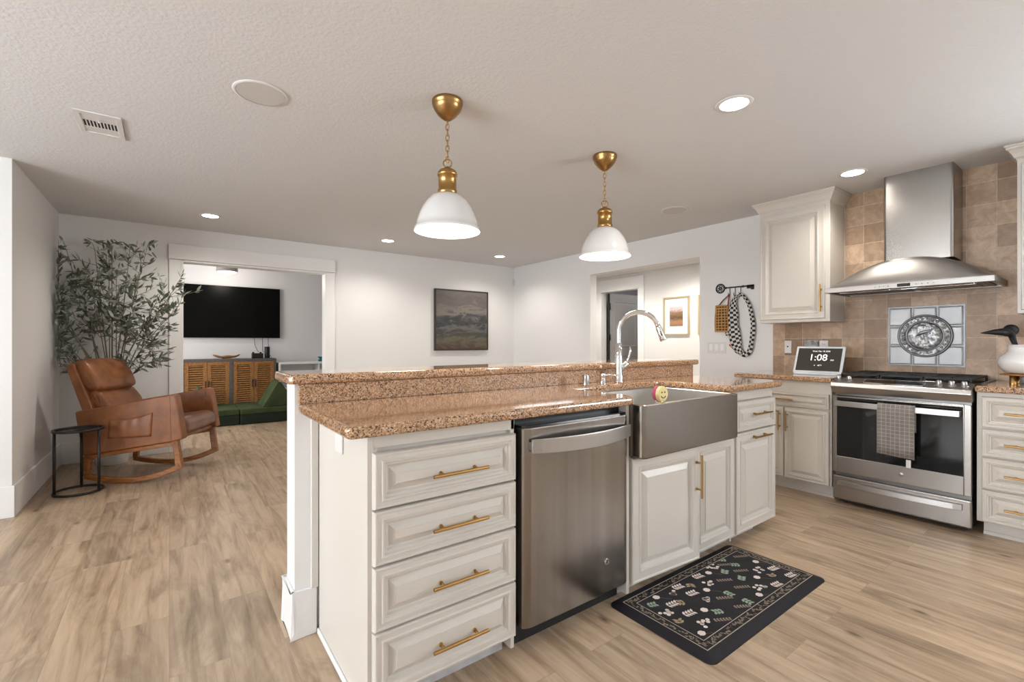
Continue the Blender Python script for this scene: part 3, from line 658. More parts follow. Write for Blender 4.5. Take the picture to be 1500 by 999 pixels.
# sloped control panel
b = MB(); pr = [(3.842, .846), (3.848, .872), (3.855, .876), (3.955, .906), (3.955, .80), (3.868, .797)]
b.prism([(x, z) for x, z in pr], Y0-.004, Y1+.004, 'y'); cp = b.build('control_panel', 'steelh', t, bevel=.003)
ns = Vector((-.287, 0, .958))
def slope(x): return .876+(x-3.855)*.3
b = MB(); b.hexa([(3.872, .815, slope(3.872)+.0002), (3.935, .815, slope(3.935)+.0002), (3.935, 1.13, slope(3.935)+.0002), (3.872, 1.13, slope(3.872)+.0002),
                  (3.872, .815, slope(3.872)+.003), (3.935, .815, slope(3.935)+.003), (3.935, 1.13, slope(3.935)+.003), (3.872, 1.13, slope(3.872)+.003)])
dp = b.build('display', 'blackgloss', cp)
b = MB(); zz = lambda x: slope(x)+.0028
for a0, a1, x0_, x1_ in ((.808, 1.137, 3.866, 3.872), (.808, 1.137, 3.935, 3.941), (.808, .815, 3.866, 3.941), (1.13, 1.137, 3.866, 3.941)):
    b.hexa([(x0_, a0, slope(x0_)), (x1_, a0, slope(x1_)), (x1_, a1, slope(x1_)), (x0_, a1, slope(x0_)), (x0_, a0, zz(x0_)+.001), (x1_, a0, zz(x1_)+.001), (x1_, a1, zz(x1_)+.001), (x0_, a1, zz(x0_)+.001)])
b.build('display_bezel', 'chrome', cp)
for y in (1.288, 1.225, .745, .685, .628):
    c = Vector((3.908, y, slope(3.908)))
    b = MB(); b.tube([c, c+ns*.004, c+ns*.0045], [.021, .021, .012], 20); b.tube([c+ns*.004, c+ns*.010, c+ns*.028, c+ns*.031], [.0175, .0155, .0135, .010], 20)
    q = c+ns*.018; b.tube([q+Vector((0, -.008, 0)), q+Vector((0, .008, 0))], .0135, 10)
    b.build('knob', 'steelh', cp)
# cooktop, grates and burners
b = MB(); b.prism([(3.955, Y0-.004), (3.955, Y1+.004), (4.02, Y1+.022), (4.505, Y1+.022), (4.505, Y0-.022), (4.02, Y0-.022)], .9015, .909); b.build('cooktop', 'blackgloss', t, bevel=.002)
for yc in (.72, .953, 1.187):
    b = MB(); h0, h1 = .922, .936; yw = .108
    for x in (3.985, 4.485): b.box(x-.007, x+.007, yc-yw, yc+yw, h0, h1)
    for y in (yc-yw, yc+yw): b.box(3.985, 4.485, y-.006, y+.006, h0, h1)
    for x in (4.11, 4.235, 4.36): b.box(x-.005, x+.005, yc-yw, yc+yw, h0, h1)
    b.box(3.985, 4.485, yc-.005, yc+.005, h0, h1)
    for x in (3.985, 4.485):
        for y in (yc-yw, yc+yw): b.box(x-.007, x+.007, y-.006, y+.006, .909, h0)
    b.build('grate', 'iron', t, bevel=.002)
for x, y in ((4.10, .72), (4.37, .72), (4.235, .953), (4.10, 1.187), (4.37, 1.187)):
    MB().lathe([(.0001, .9092), (.048, .9092), (.046, .915), (.036, .917), (.034, .921), (.0001, .921)], (x, y, 0), 20).build('burner', 'iron', t)
# dish towel over the oven handle
def strip(name, u0, u1, path, wv, mats, label, cat, loc, usc, **k):
    pass
b = MB(); path = [(3.845, .58)]+[(3.843, .60), (3.842, .66), (3.841, .70), (3.8375, .735), (3.832, .7505), (3.822, .754), (3.811, .750), (3.804, .735), (3.803, .70), (3.802, .64), (3.803, .56), (3.803, .48), (3.802, .41)]
lens = [0]
for i in range(1, len(path)): lens.append(lens[-1]+math.dist(path[i], path[i-1]))
NW = 14; ya, yb = .842, 1.035; R = []; uv = []
for i, (x, z) in enumerate(path):
    row = []
    for j in range(NW+1):
        s = j/NW; am = .004*min(1, max(0, (.74-z)/.2)); y = lerp(ya, yb, s)
        front = i > 6; zz2 = z
        if i == len(path)-1: zz2 += .012*(s)+.0
        x2 = x+(am*math.sin(s*9+.6) if front else -am*.5*math.sin(s*7))-(.002 if front else -.0)
        row.append((x2, y, zz2)); uv.append((s*8, lens[i]/.024))
    R.append(row)
b.loft(R, False, False, False, True, uvs=uv)
tw = top(b, 'dish_towel', 'plaid', 'grey windowpane-check dish towel hanging from the oven handle', 'towel', (3.81, .94, .41))
sm = tw.modifiers.new('solid', 'SOLIDIFY'); sm.thickness = .003; sm.offset = 0
b = MB(); b.box(3.8055, 3.8065, .86, .884, .355, .405)
tg = b.build('care_tag', 'whiteplastic', tw); tg['label'] = 'white care tag'

# hood
t = thing('range_hood', 'stainless steel chimney range hood with an arched canopy', 'range hood', (4.28, .97, 1.53))
hx0, hx1, hy0, hy1 = 4.035, 4.518, .515, 1.425; zl = 1.535
b = MB(); b.box(hx0, hx0+.02, hy0, hy1, zl, 1.572); b.box(hx0+.02, hx1, hy0, hy0+.02, zl, 1.572); b.box(hx0+.02, hx1, hy1-.02, hy1, zl, 1.572); b.box(hx1-.02, hx1, hy0, hy1, zl, 1.572)
lip = b.build('front_lip', 'steelsoft', t, bevel=.002)
b = MB(); nx, ny = 22, 44; V = []
def hz(x, y):
    s = (y-hy0)/(hy1-hy0); g = 1-abs(2*s-1)**2.1; r = min(1, (x-hx0)/.13); g = max(g, 0)
    r = math.sin(r*PI/2)**1.0 if r < 1 else 1
    return 1.572+.186*g*r
rings_ = []
for j in range(ny+1):
    y = lerp(hy0, hy1, j/ny); row = []
    for i in range(nx+1):
        x = hx0+.002+(hx1-hx0-.002)*(i/nx)**.9; row.append((x, y, hz(x, y)))
    row.append((hx1, y, 1.5715)); row.append((hx0+.002, y, 1.5715)); rings_.append(row)
b.loft(rings_, True, True, True, True)
b.build('canopy', 'steelsoft', t)
b = MB(); pc = arc(4.245+.018, .735+.018, .018, 180, 270, 3)+[(4.5185, .735), (4.5185, 1.118)]+arc(4.245+.018, 1.118-.018, .018, 90, 180, 3)
pc = [(4.5185, .735), (4.5185, 1.118)]+arc(4.263, 1.10, .018, 90, 180, 3)+arc(4.263, .753, .018, 180, 270, 3)
b.prism(pc, 1.74, 2.379, 'z'); b.build('chimney', 'steel', t)
for y0, y1 in ((.56, .95), (.99, 1.38)):
    b = MB(); b.box(hx0+.06, hx1-.05, y0, y1, 1.541, 1.549)
    for i in range(9): yy = lerp(y0+.02, y1-.02, i/8); b.box(hx0+.08, hx1-.07, yy-.006, yy+.006, 1.538, 1.541)
    b.build('grease_filter', 'steeldark', t)
MB().box(hx0+.02, hx1-.02, hy0+.02, hy1-.02, 1.549, 1.5715).build('inner_panel', 'steelh', t)
for y in (.62, 1.32): MB().lathe([(.0001, 1.537), (.025, 1.537), (.03, 1.5405)], (hx0+.045, y, 0), 18, cap1=True).build('work_light', 'whiteplastic', t)
MB().tube([(hx0+.03, .60, 1.528), (hx0+.03, 1.34, 1.528)], .004, 8).tube([(hx0+.03, .61, 1.528), (hx0+.03, .61, 1.54)], .004, 8).tube([(hx0+.03, 1.33, 1.528), (hx0+.03, 1.33, 1.54)], .004, 8).build('rail', 'chrome', t)
MB().box(hx0-.0015, hx0, .915, .985, 1.543, 1.564).build('control_display', 'blackgloss', lip)
for y in (1.11, 1.085, 1.06, 1.035, .885, .855, .825, .795): MB().lathe([(.0001, hx0-.002), (.0035, hx0-.002), (.004, hx0)], (0, y, 1.553), 10, axis='x').build('button', 'steeldark', lip)
b = MB(); b.tube([(4.10, 1.30, 1.53), (4.10, 1.435, 1.503), (4.30, 1.437, 1.503)], .003, 6)

# pewter tile mural
t = thing('metal_tile_mural', 'square mural of pewter tiles round an embossed oval plate, above the range', 'wall tiles', (4.52, .938, 1.21))
my0, my1, mz0, mz1 = .72, 1.157, .985, 1.431
MB().box(4.512, 4.5205, my0, my1, mz0, mz1).build('backing_frame', 'pewterdark', t)
for i in range(3):
    for j in range(3):
        if i == 1 and j == 1: continue
        w3 = (my1-my0-.012)/3; h3 = (mz1-mz0-.012)/3; yy = my0+.006+i*w3; z_ = mz0+.006+j*h3
        MB().panel((4.5119, yy+w3-.005, z_+.005), (0, -1, 0), (0, 0, 1), (-1, 0, 0), w3-.010, h3-.010, [(.0, .003), (.004, .006), (.010, .0045), (.013, .0045)]).build('metal_tile', 'pewter', t)
pc_ = (4.505, .937, 1.208)
b = MB(); b.lathe([(.156, .007), (.158, -.012), (.152, -.017), (.146, -.014), (.142, -.010)], (pc_[0], pc_[1], pc_[2]), 48, axis='x'); b.mi = 1
b.lathe([(.142, -.010), (.125, -.013), (.112, -.009)], pc_, 48, axis='x'); b.mi = 0
b.lathe([(.112, -.009), (.107, -.016), (.100, -.011), (.097, -.006)], pc_, 48, axis='x'); b.mi = 2
b.lathe([(.097, -.006), (.06, -.010), (.0001, -.012)], pc_, 48, axis='x')
b.mi = 3; random.seed(3)     # embossed leaves and fruit
for k in range(26):
    a = 2*PI*k/26+random.uniform(-.06, .06); r = .126; b.sphere((pc_[0]-.011, pc_[1]+r*math.cos(a), pc_[2]+r*math.sin(a)), random.uniform(.006, .012), 8)
for k in range(14):
    r = random.uniform(0, .03); a = random.uniform(0, 2*PI); b.sphere((pc_[0]-.011, pc_[1]-.02+r*math.cos(a), pc_[2]-.01+r*math.sin(a)*1.5), .0065, 8)
b.tube([(pc_[0]-.014, pc_[1]+.05, pc_[2]-.002), (pc_[0]-.018, pc_[1]+.02, pc_[2]+.022), (pc_[0]-.018, pc_[1]-.015, pc_[2]+.034), (pc_[0]-.014, pc_[1]-.05, pc_[2]+.05)], [.002, .012, .010, .002], 8)
plate = b.build('oval_plate', ['pewterdark', 'relief', 'relief', 'pewter'], t)

# upper cabinets
def crown(parent, X, y0, y1, z0, left=True, right=True):
    prof = [(0, 0), (.004, .010), (.012, .018), (.022, .042), (.034, .062), (.044, .068), (.044, .080), (.050, .083), (.050, .0945)]
    b = MB(); R = []
    for o, z in prof:
        ya = y0-(o if right else 0); yb_ = y1+(o if left else 0)
        R.append([(4.5185, ya, z0+z), (4.5185, yb_, z0+z), (X-o, yb_, z0+z), (X-o, ya, z0+z)])
    b.loft(R, True, True, True, False); return b.build('crown_moulding', 'cab', parent)
t = thing('wall_cabinet', 'cream wall cabinet with one raised-panel door, left of the range hood', 'cabinet', (4.36, 1.72, 1.325))
MB().box(4.215, 4.519, 1.45, 1.99, 1.3285, 2.289).build('body', 'cab', t, bevel=.003)
dr = front_x('door', t, 1.482, 1.986, 1.352, 2.262, 4.215, DOOR); pull((4.195, 1.505, 1.515), (0, 0, 1), (-1, 0, 0), .22, dr)
crown(t, 4.215, 1.45, 1.99, 2.284)
t = thing('wall_cabinet', 'cream wall cabinet cut off by the right edge, right of the range hood', 'cabinet', (4.36, .28, 1.335))
MB().box(4.215, 4.519, .02, .442, 1.338, 2.289).build('body', 'cab', t, bevel=.003)
dr = front_x('door', t, .03, .425, 1.36, 2.262, 4.215, DOOR)
crown(t, 4.215, .02, .442, 2.284, True, False)

# smart display
def text(s, size, loc, rx, rz, name, parent, m='glyph', align='CENTER'):
    cu = bpy.data.curves.new(name, 'FONT'); cu.body = s; cu.size = size; cu.align_x = align; cu.align_y = 'CENTER'; cu.extrude = .0003
    tmp = bpy.data.objects.new('tmp', cu); C.objects.link(tmp)
    dg = bpy.context.evaluated_depsgraph_get(); me = bpy.data.meshes.new_from_object(tmp.evaluated_get(dg))
    bpy.data.objects.remove(tmp); me.name = name
    me.materials.clear(); me.materials.append(M[m])
    o = bpy.data.objects.new(name, me); C.objects.link(o); o.parent = parent; o.location = loc; o.rotation_euler = (rx, 0, rz)
    WM[o.name] = WM[parent.name].copy(); return o
ang = math.radians(-90)     # the display turns towards the room
t = thing('smart_display', 'white-framed tabletop smart display reading 1:08, on the left counter', 'smart display', (4.195, 1.524, .9008), ang)
# local frame: x along its width, -y towards the viewer, leaning back
W_, H_ = .348, .232; lean = math.radians(23)
def tl(x, y, z): # y out of the screen
    return (x, -y*math.cos(lean)+z*math.sin(lean)-.045, z*math.cos(lean)+y*math.sin(lean)+.012)
def tbox(b, x0, x1, y0, y1, z0, z1): b.hexa([tl(*q) for q in ((x0, y1, z0), (x1, y1, z0), (x1, y0, z0), (x0, y0, z0), (x0, y1, z1), (x1, y1, z1), (x1, y0, z1), (x0, y0, z1))])
b = MB(); tbox(b, -W_/2, W_/2, -.012, .003, 0, H_); fr = b.build('frame', 'frost', t, local=True, bevel=.006, seg=3)
b = MB(); tbox(b, -W_/2+.018, W_/2-.018, .0028, .0042, .020, H_-.018); scn = b.build('screen', 'screen', t, local=True)
for s, size, x, z in (('Wed, Mar 18 2026', .0165, .012, .188), ('1:08', .078, -.004, .132), ('PM', .018, .096, .112), ('48°F', .016, .014, .066)):
    text(s, size, tl(x, .0046, z), PI/2-lean, 0, 'screen_text', scn)
b = MB(); b.lathe([(.0001, 0), (.004, 0)], (0, 0, 0), 12)
ic = MB(); c0 = Vector(tl(-.022, .0048, .066)); n0 = (Vector(tl(0, 1, 0))-Vector(tl(0, 0, 0))).normalized(); ic.tube([c0, c0+n0*.0004], .0038, 10); ic.build('weather_icon', 'glyph', scn, local=True)
b = MB(); b.hexa([(-W_/2+.01, -.06, 0), (W_/2-.01, -.06, 0), (W_/2-.03, .06, 0), (-W_/2+.03, .06, 0), (-W_/2+.01, -.06, .012), (W_/2-.01, -.06, .012), (W_/2-.04, .05, .075), (-W_/2+.04, .05, .075)])
b.build('speaker_base', 'frost', t, local=True, bevel=.004)
# outlets behind it
t = thing('cable_outlet', 'white single cable-jack wall plate on the tile, left of the display', 'outlet', (4.52, 1.885, 1.15))
MB().box(4.5145, 4.5205, 1.858, 1.915, 1.062, 1.176).build('plate', 'whiteplastic', t, bevel=.002)
MB().lathe([(.0001, 4.509), (.006, 4.509), (.006, 4.515)], (0, 1.888, 1.122), 12, axis='x').build('jack', 'black', t)
t = thing('power_outlet', 'white power outlet partly hidden behind the smart display', 'outlet', (4.52, 1.60, 1.15))
MB().box(4.5145, 4.5205, 1.568, 1.634, 1.06, 1.176).build('plate', 'whiteplastic', t, bevel=.002)
for z in (1.092, 1.143):
    b = MB(); b.box(4.5128, 4.5145, 1.586, 1.618, z-.014, z+.014); b.mi = 1
    for y in (1.595, 1.608): b.box(4.5122, 4.5128, y-.0012, y+.0012, z-.004, z+.007)
    b.build('socket', ['whiteplastic', 'black'], t)
b = MB(); b.box(4.512, 4.5205, 1.640, 1.752, 1.06, 1.180)
top(b, 'decorative_switch_plate', mat('marbled_plate', (.55, .54, .52), .3, bump=(30, .3, .002), var=(22, (.03, .03, .032), 5.0)), 'grey and black marbled wall plate between the two white outlets', 'wall plate', (4.52, 1.696, 1.06), bevel=.002)

# crock of utensils on its stand
cy0, cx0 = .410, 4.21
t = thing('vase_stand', 'round brass-legged wooden stand on the right counter', 'stand', (cx0, cy0, .9005))
MB().lathe([(.0001, .957), (.105, .957), (.108, .961), (.105, .966), (.0001, .966)], (cx0, cy0, 0), 32).build('wooden_tray', 'pinewood', t)
for a in (150, 30, 270):
    x = cx0+.082*math.cos(math.radians(a)); y = cy0+.082*math.sin(math.radians(a))
    MB().lathe([(.0001, .9007), (.016, .9007), (.0155, .904), (.0145, .957), (.0001, .957)], (x, y, 0), 14).build('leg', 'brass', t)
b = MB().lathe([(.0001, .9665), (.05, .9665), (.085, .975), (.108, 1.000), (.118, 1.035), (.112, 1.065), (.088, 1.090), (.074, 1.105), (.073, 1.140), (.079, 1.146), (.070, 1.146), (.066, 1.135), (.068, 1.1), (.10, 1.04), (.0001, 1.0)], (cx0, cy0, 0), 40)
top(b, 'crock', 'whitegloss', 'glossy white round-bellied crock holding black utensils', 'vase', (cx0, cy0, .9665))
b = MB(); bx_, by_, bz_ = cx0, .468, 1.236
b.tube([(cx0+.02, cy0-.01, 1.01), (cx0+.01, .452, 1.15), (bx_, by_, 1.215)], [.006, .012, .018], 10)
b.sphere((bx_, by_, bz_), .036, 20)
top(b, 'ladle', 'blackplastic', 'black ladle with a round bowl standing in the white crock', 'utensil', (bx_, by_, 1.01))
b = MB(); b.tube(spline([(cx0-.03, cy0-.03, 1.01), (cx0-.062, .435, 1.15), (cx0-.062, .452, 1.205), (cx0-.062, .478, 1.222), (cx0-.062, .53, 1.224), (cx0-.062, .592, 1.219)], 5), [.004]*8+[.006, .009, .012, .016, .020, .023, .025, .025, .024, .023, .021, .019, .017, .014, .011, .008, .005, .002], 12, flat=.6)
top(b, 'spatula', 'blackplastic', 'black utensil with a long tapering blade pointing left out of the crock', 'utensil', (cx0-.03, cy0-.03, 1.01))
b = MB().box(4.33, 4.39, .30, .44, .9008, .945)
top(b, 'marble_box', 'pave', 'low blue-and-white patterned box behind the legs of the stand', 'box', (4.36, .37, .9008), bevel=.003)

# ================================================================== KITCHEN MAT
t = thing('floor_mat', 'charcoal cushioned kitchen mat with pale flower print, in front of the sink', 'mat', (2.07, 1.145, .0005))
b = MB(); b.loft([rrect(1.556, 2.580, .900, 1.392, .035, .0005), rrect(1.557, 2.579, .901, 1.391, .035, .004), rrect(1.600, 2.536, .944, 1.348, .006, .018)], True, True, True, False)
zt = .0182
b.mi = 5
def rect_line(x0, x1, y0, y1, w): 
    for q in ((x0, x1, y0, y0+w), (x0, x1, y1-w, y1), (x0, x0+w, y0+w, y1-w), (x1-w, x1, y0+w, y1-w)): b.box(q[0], q[1], q[2], q[3], .0178, .0184)
rect_line(1.602, 2.534, .946, 1.346, .0032); rect_line(1.644, 2.494, .986, 1.306, .0028)
random.seed(11)
nv0 = len(b.v)
def leafq(cx, cy, a, l, w, z=zt):
    ca, sa = math.cos(a), math.sin(a); pts = []; l *= 1.15; w *= 1.25
    for s, q in ((0, 0), (.3, .9), (.6, 1), (1, 0), (.6, -1), (.3, -.9)):
        x, y = s*l, q*w/2; pts.append((cx+x*ca-y*sa, cy+x*sa+y*ca, z))
    b.add(pts, [tuple(range(6))])
b.mi = 3   # scrolling border
def scroll(x0, y0, x1, y1):
    L_ = math.hypot(x1-x0, y1-y0); n = int(L_/.011); ux, uy = (x1-x0)/L_, (y1-y0)/L_
    for i in range(n):
        s = (i+.5)/n; off = .006*math.sin(i*1.3); cx, cy = lerp(x0, x1, s)-uy*off, lerp(y0, y1, s)+ux*off
        leafq(cx, cy, math.atan2(uy, ux)+random.uniform(-1.2, 1.2), random.uniform(.009, .016), .0055)
for _ in range(2):
    scroll(1.61, .967, 2.526, .967); scroll(1.61, 1.325, 2.526, 1.325); scroll(1.624, .955, 1.624, 1.34); scroll(2.513, .955, 2.513, 1.34)
nvm = len(b.v)
def flower(cx, cy):
    b.mi = 1
    b.add([(cx+.017*(1+.13*math.cos(k*PI*.9))*math.cos(2*PI*k/16), cy+.015*math.sin(2*PI*k/16), zt) for k in range(16)], [tuple(range(16))])
    branch(cx+.01, cy-.012, -.9, 0, .01, .01, 3, .05)
def blossoms(cx, cy):
    b.mi = 1
    for k in range(7):
        ox, oy = random.uniform(-.03, .03), random.uniform(-.018, .018)
        b.add([(cx+ox+.0095*math.cos(2*PI*q/9), cy+oy+.0085*math.sin(2*PI*q/9), zt) for q in range(9)], [tuple(range(9))])
def branch(cx, cy, a, n, l, w, mi, L_=.09):
    b.mi = 3; ca, sa = math.cos(a), math.sin(a)
    b.add([(cx, cy, zt), (cx+ca*L_, cy+sa*L_, zt), (cx+ca*L_-sa*.0012, cy+sa*L_+ca*.0012, zt), (cx-sa*.0012, cy+ca*.0012, zt)], [(0, 1, 2, 3)])
    b.mi = mi
    for i in range(n):
        s = (i+.3)/n*L_
        for sg in (-1, 1): leafq(cx+ca*s, cy+sa*s, a+sg*.95, l, w)
kinds = 'fbgtswfgbw'
for gx in range(11):
    for gy in range(4):
        x = 1.682+gx*.077; y = 1.018+gy*.082+(.030 if gx % 2 else 0); kind = 'fswbgtsfwgb'[(gx*3+gy*5) % 11]
        x += random.uniform(-.006, .006); y = min(y, 1.282)
        if kind == 'f': flower(x, y)
        elif kind == 'b': blossoms(x, y)
        elif kind == 'g': branch(x-.02, y, -.3+gx, 3, .020, .010, 2, .045)
        elif kind == 't': branch(x-.01, y, 1.2+gx*.7, 2, .024, .010, 4, .03)
        elif kind == 's': branch(x-.035, min(y+.018, 1.28), -.5, 6, .012, .007, 3, .08)
        else: branch(x-.03, y, -.15, 4, .021, .009, 1, .06)
for i, q in enumerate(b.v):
    if i >= nvm: b.v[i] = Vector((min(max(q.x, 1.650), 2.488), min(max(q.y, .992), 1.300), q.z))
# clip anything over the inner border
for i, q in enumerate(b.v):
    if i >= nv0: b.v[i] = Vector((min(max(q.x, 1.606), 2.530), min(max(q.y, .950), 1.342), q.z))
b.build('cushion', ['matblack', 'matwhite', 'matgreen', 'mattaupe', 'mattan', 'matline'], t)

# ================================================================== CEILING THINGS
def point(name, loc, power, col, parent, size=.05, spot=None):
    l = bpy.data.lights.new(name, 'SPOT' if spot else 'POINT'); l.energy = power; l.color = col; l.shadow_soft_size = size
    if spot: l.spot_size = math.radians(spot); l.spot_blend = .7
    o = bpy.data.objects.new(name, l); C.objects.link(o); o.parent = parent; p = WM[parent.name].inverted() @ Vector(loc); o.location = p
    return o
DL = [(.317, 5.313, 'left of the den opening, nearest the plant'), (2.106, 5.348, 'over the back of the room between the pendants'), (3.766, 5.38, 'in the far corner above the painting'),
      (2.321, 1.226, 'over the sink, largest of the five'), (3.95, 1.217, 'in front of the range hood')]
DLL = ['lit round recessed ceiling light near the den opening, farthest left', 'lit recessed ceiling light behind and left of the first pendant shade', 'lit recessed ceiling light nearest the far corner of the room',
       'large lit recessed ceiling light above the sink side of the kitchen', 'lit recessed ceiling light beside the range hood and wall cabinet']
t0 = None
for (x, y, _), lab in zip(DL, DLL):
    t = thing('recessed_light', lab, 'ceiling light', (x, y, H), 0, 'recessed ceiling lights')
    MB().lathe([(.068, H-.0045), (.086, H-.004), (.090, H-.0005), (.066, H-.0005)], (x, y, 0), 32).build('trim_ring', 'whiteplastic', t)
    MB().lathe([(.0001, H-.0025), (.068, H-.0035), (.069, H-.0005)], (x, y, 0), 32).build('lens', 'lens', t)
    point('lamp', (x, y, H-.03), 34 if y > 4 else 20, (1, .93, .84), t, .06, 150)
for (x, y), lab, r in (((.36, 2.553), 'round flush white ceiling speaker nearest the viewer, right of the air vent', .122), ((3.74, 2.536), 'small-looking round ceiling speaker over the hall side, right of the second pendant', .122)):
    t = thing('ceiling_speaker', lab, 'speaker', (x, y, H), 0)
    MB().lathe([(.108, H-.0065), (.118, H-.006), (r, H-.001), (.106, H-.0005)], (x, y, 0), 40).build('rim', 'whiteplastic', t)
    MB().lathe([(.0001, H-.006), (.106, H-.0058), (.107, H-.0005)], (x, y, 0), 40, smooth=False).build('grille', 'greyplastic', t)
t = thing('air_vent', 'white rectangular ceiling air vent with dark slots', 'vent', (-.307, 3.455, H), 0)
vx0, vx1, vy0, vy1 = -.408, -.210, 3.285, 3.628
b = MB(); b.box(vx0, vx1, vy0, vy0+.04, H-.008, H-.0005); b.box(vx0, vx1, vy1-.04, vy1, H-.008, H-.0005); b.box(vx0, vx0+.026, vy0+.04, vy1-.04, H-.008, H-.0005); b.box(vx1-.026, vx1, vy0+.04, vy1-.04, H-.008, H-.0005)
b.build('frame', 'whiteplastic', t, bevel=.002)
MB().box(vx0+.026, vx1-.026, vy0+.04, vy1-.04, H-.0025, H-.0005).build('duct', 'rubber', t)
b = MB()
for k in range(11): xx = lerp(vx0+.026, vx1-.026, k/10); b.box(xx-.003, xx+.003, vy0+.115, vy1-.115, H-.0036, H-.0025)
b.box(vx0+.026, vx1-.026, vy0+.04, vy0+.125, H-.0045, H-.0025); b.box(vx0+.026, vx1-.026, vy1-.125, vy1-.04, H-.0045, H-.0025)
b.build('louvres', 'whiteplastic', t)
b = MB(); b.tube([((vx0+vx1)/2, vy0+.10, H-.006), ((vx0+vx1)/2, vy0+.085, H-.022)], .004, 8); b.build('damper_lever', 'whiteplastic', t)

for x, y, lab in ((-.9, -1.2, 'added unseen ceiling light behind the viewpoint, in the middle of the room'), (-2.2, 1.6, 'added unseen ceiling light out of frame beyond the left wall')):  # unseen downlights added to light the room
    t = thing('recessed_light', lab, 'ceiling light', (x, y, H), 0)
    MB().lathe([(.0001, H-.0025), (.068, H-.0035), (.085, H-.004), (.090, H-.0005)], (x, y, 0), 32).build('lens', 'lens', t)
    point('lamp', (x, y, H-.03), 24, (1, .93, .84), t, .06, 150)
# hallway downlights added out of sight to brighten the hall
t = thing('recessed_light', 'second added unseen ceiling light inside the hallway, by the open door', 'ceiling light', (5.3, 5.1, 2.27), 0)
MB().lathe([(.0001, 2.267), (.068, 2.2665), (.085, 2.266), (.088, 2.2695)], (5.3, 5.1, 0), 32).build('lens', 'lens', t)
point('lamp', (5.3, 5.1, 2.23), 45, (1, .95, .88), t, .06, 165)
t = thing('recessed_light', 'added unseen ceiling light inside the hallway, above the opening', 'ceiling light', (5.3, 3.7, 2.27), 0)
MB().lathe([(.0001, 2.267), (.068, 2.2665), (.085, 2.266), (.088, 2.2695)], (5.3, 3.7, 0), 32).build('lens', 'lens', t)
point('lamp', (5.3, 3.7, 2.23), 62, (1, .93, .84), t, .06, 165)
# pendants
def pendant(x, y, label):
    t = thing('pendant_lamp', label, 'pendant light', (x, y, H), 0, 'brass and white dome pendants over the peninsula')
    MB().lathe([(.0001, H-.0005), (.076, H-.0005), (.0775, H-.004), (.0775, H-.018), (.074, H-.022), (.074, H-.030), (.066, H-.048), (.045, H-.075), (.02, H-.096), (.010, H-.101), (.0001, H-.102)], (x, y, 0), 36).build('canopy', 'brassdark', t)
    b = MB(); z = H-.106; k = 0; zend = 2.085
    n = int((z-zend)/.0265)
    for k in range(n+1):
        c = Vector((x, y, z-k*(z-zend)/n)); pts = []
        for i in range(12):
            a = 2*PI*i/12; u, v = .0085*math.cos(a), .0185*math.sin(a)
            pts.append(c+(Vector((u*.75, -u*.66, v)) if k % 2 else Vector((u*.66, u*.75, v))))
        b.tube(pts, .0022, 6, closed=True)
    b.build('chain', 'brass', t)
    pts = [(x+.021*math.cos(2*PI*i/16)*.8, y-.021*math.cos(2*PI*i/16)*.6, 2.063+.021*math.sin(2*PI*i/16)) for i in range(16)]
    MB().tube(pts, .0035, 8, closed=True).build('loop', 'brassdark', t)
    MB().lathe([(.0001, 2.046), (.012, 2.045), (.018, 2.036), (.040, 2.028), (.048, 2.018), (.0505, 2.010), (.0505, 2.000), (.045, 1.998), (.045, 1.930), (.049, 1.927), (.049, 1.912), (.046, 1.908), (.03, 1.908)], (x, y, 0), 36).build('socket_cap', 'brass', t)
    pr = [(.044, 1.9095), (.060, 1.905), (.085, 1.889), (.108, 1.864), (.128, 1.832), (.143, 1.797), (.153, 1.762), (.1595, 1.736), (.1645, 1.733), (.166, 1.7215), (.1645, 1.7195)]
    sh = MB().lathe(pr, (x, y, 0), 48).build('shade', 'opal', t)
    pi = [(.1645, 1.7195), (.1585, 1.7225), (.1555, 1.737), (.150, 1.762), (.140, 1.797), (.125, 1.832), (.105, 1.862), (.083, 1.885), (.058, 1.901), (.0001, 1.903)]
    MB().lathe(pi, (x, y, 0), 48).build('lining', 'shadein', sh)
    MB().lathe([(.0001, 1.762), (.018, 1.766), (.030, 1.784), (.030, 1.800), (.018, 1.828), (.013, 1.845), (.013, 1.902)], (x, y, 0), 20).build('bulb', 'bulb', t)
    point('lamp', (x, y, 1.735), 12, (1, .90, .78), t, .04)
pendant(1.13, 2.075, 'brass pendant with a white dome shade, nearer and larger of the two')
pendant(2.287, 2.07, 'brass pendant with a white dome shade, farther one above the faucet')

# ================================================================== BACK WALL, HALL, DEN
pm = painting_mat('dark_landscape_paint', [(0, (.075, .05, .035)), (.14, (.13, .12, .08)), (.26, (.05, .048, .045)), (.36, (.14, .135, .13)), (.44, (.035, .04, .045)), (.55, (.07, .07, .072)), (.64, (.20, .175, .155)), (.78, (.115, .10, .095)), (1, (.17, .15, .135))], 3.2, .7, .02, .90)
def framed(name, x0, x1, z0, z1, label, m):
    t = thing(name, label, 'painting', ((x0+x1)/2, YB, z0))
    w_ = .016; b = MB()
    for q in ((x0, x1, z0, z0+w_), (x0, x1, z1-w_, z1), (x0, x0+w_, z0+w_, z1-w_), (x1-w_, x1, z0+w_, z1-w_)): b.box(q[0], q[1], YB-.045, YB-.001, q[2], q[3])
    b.build('frame', 'darkframe', t)
    b = MB().box(x0+w_, x1-w_, YB-.036, YB-.002, z0+w_, z1-w_); o = b.build('canvas', m, t)
framed('painting', 3.082, 3.999, 1.040, 1.942, 'large dark abstract landscape painting in a thin frame on the back wall', pm)
framed('painting', 3.075, 4.0, .04, .795, 'lower dark framed painting, only its top edge showing above the bar', pm)
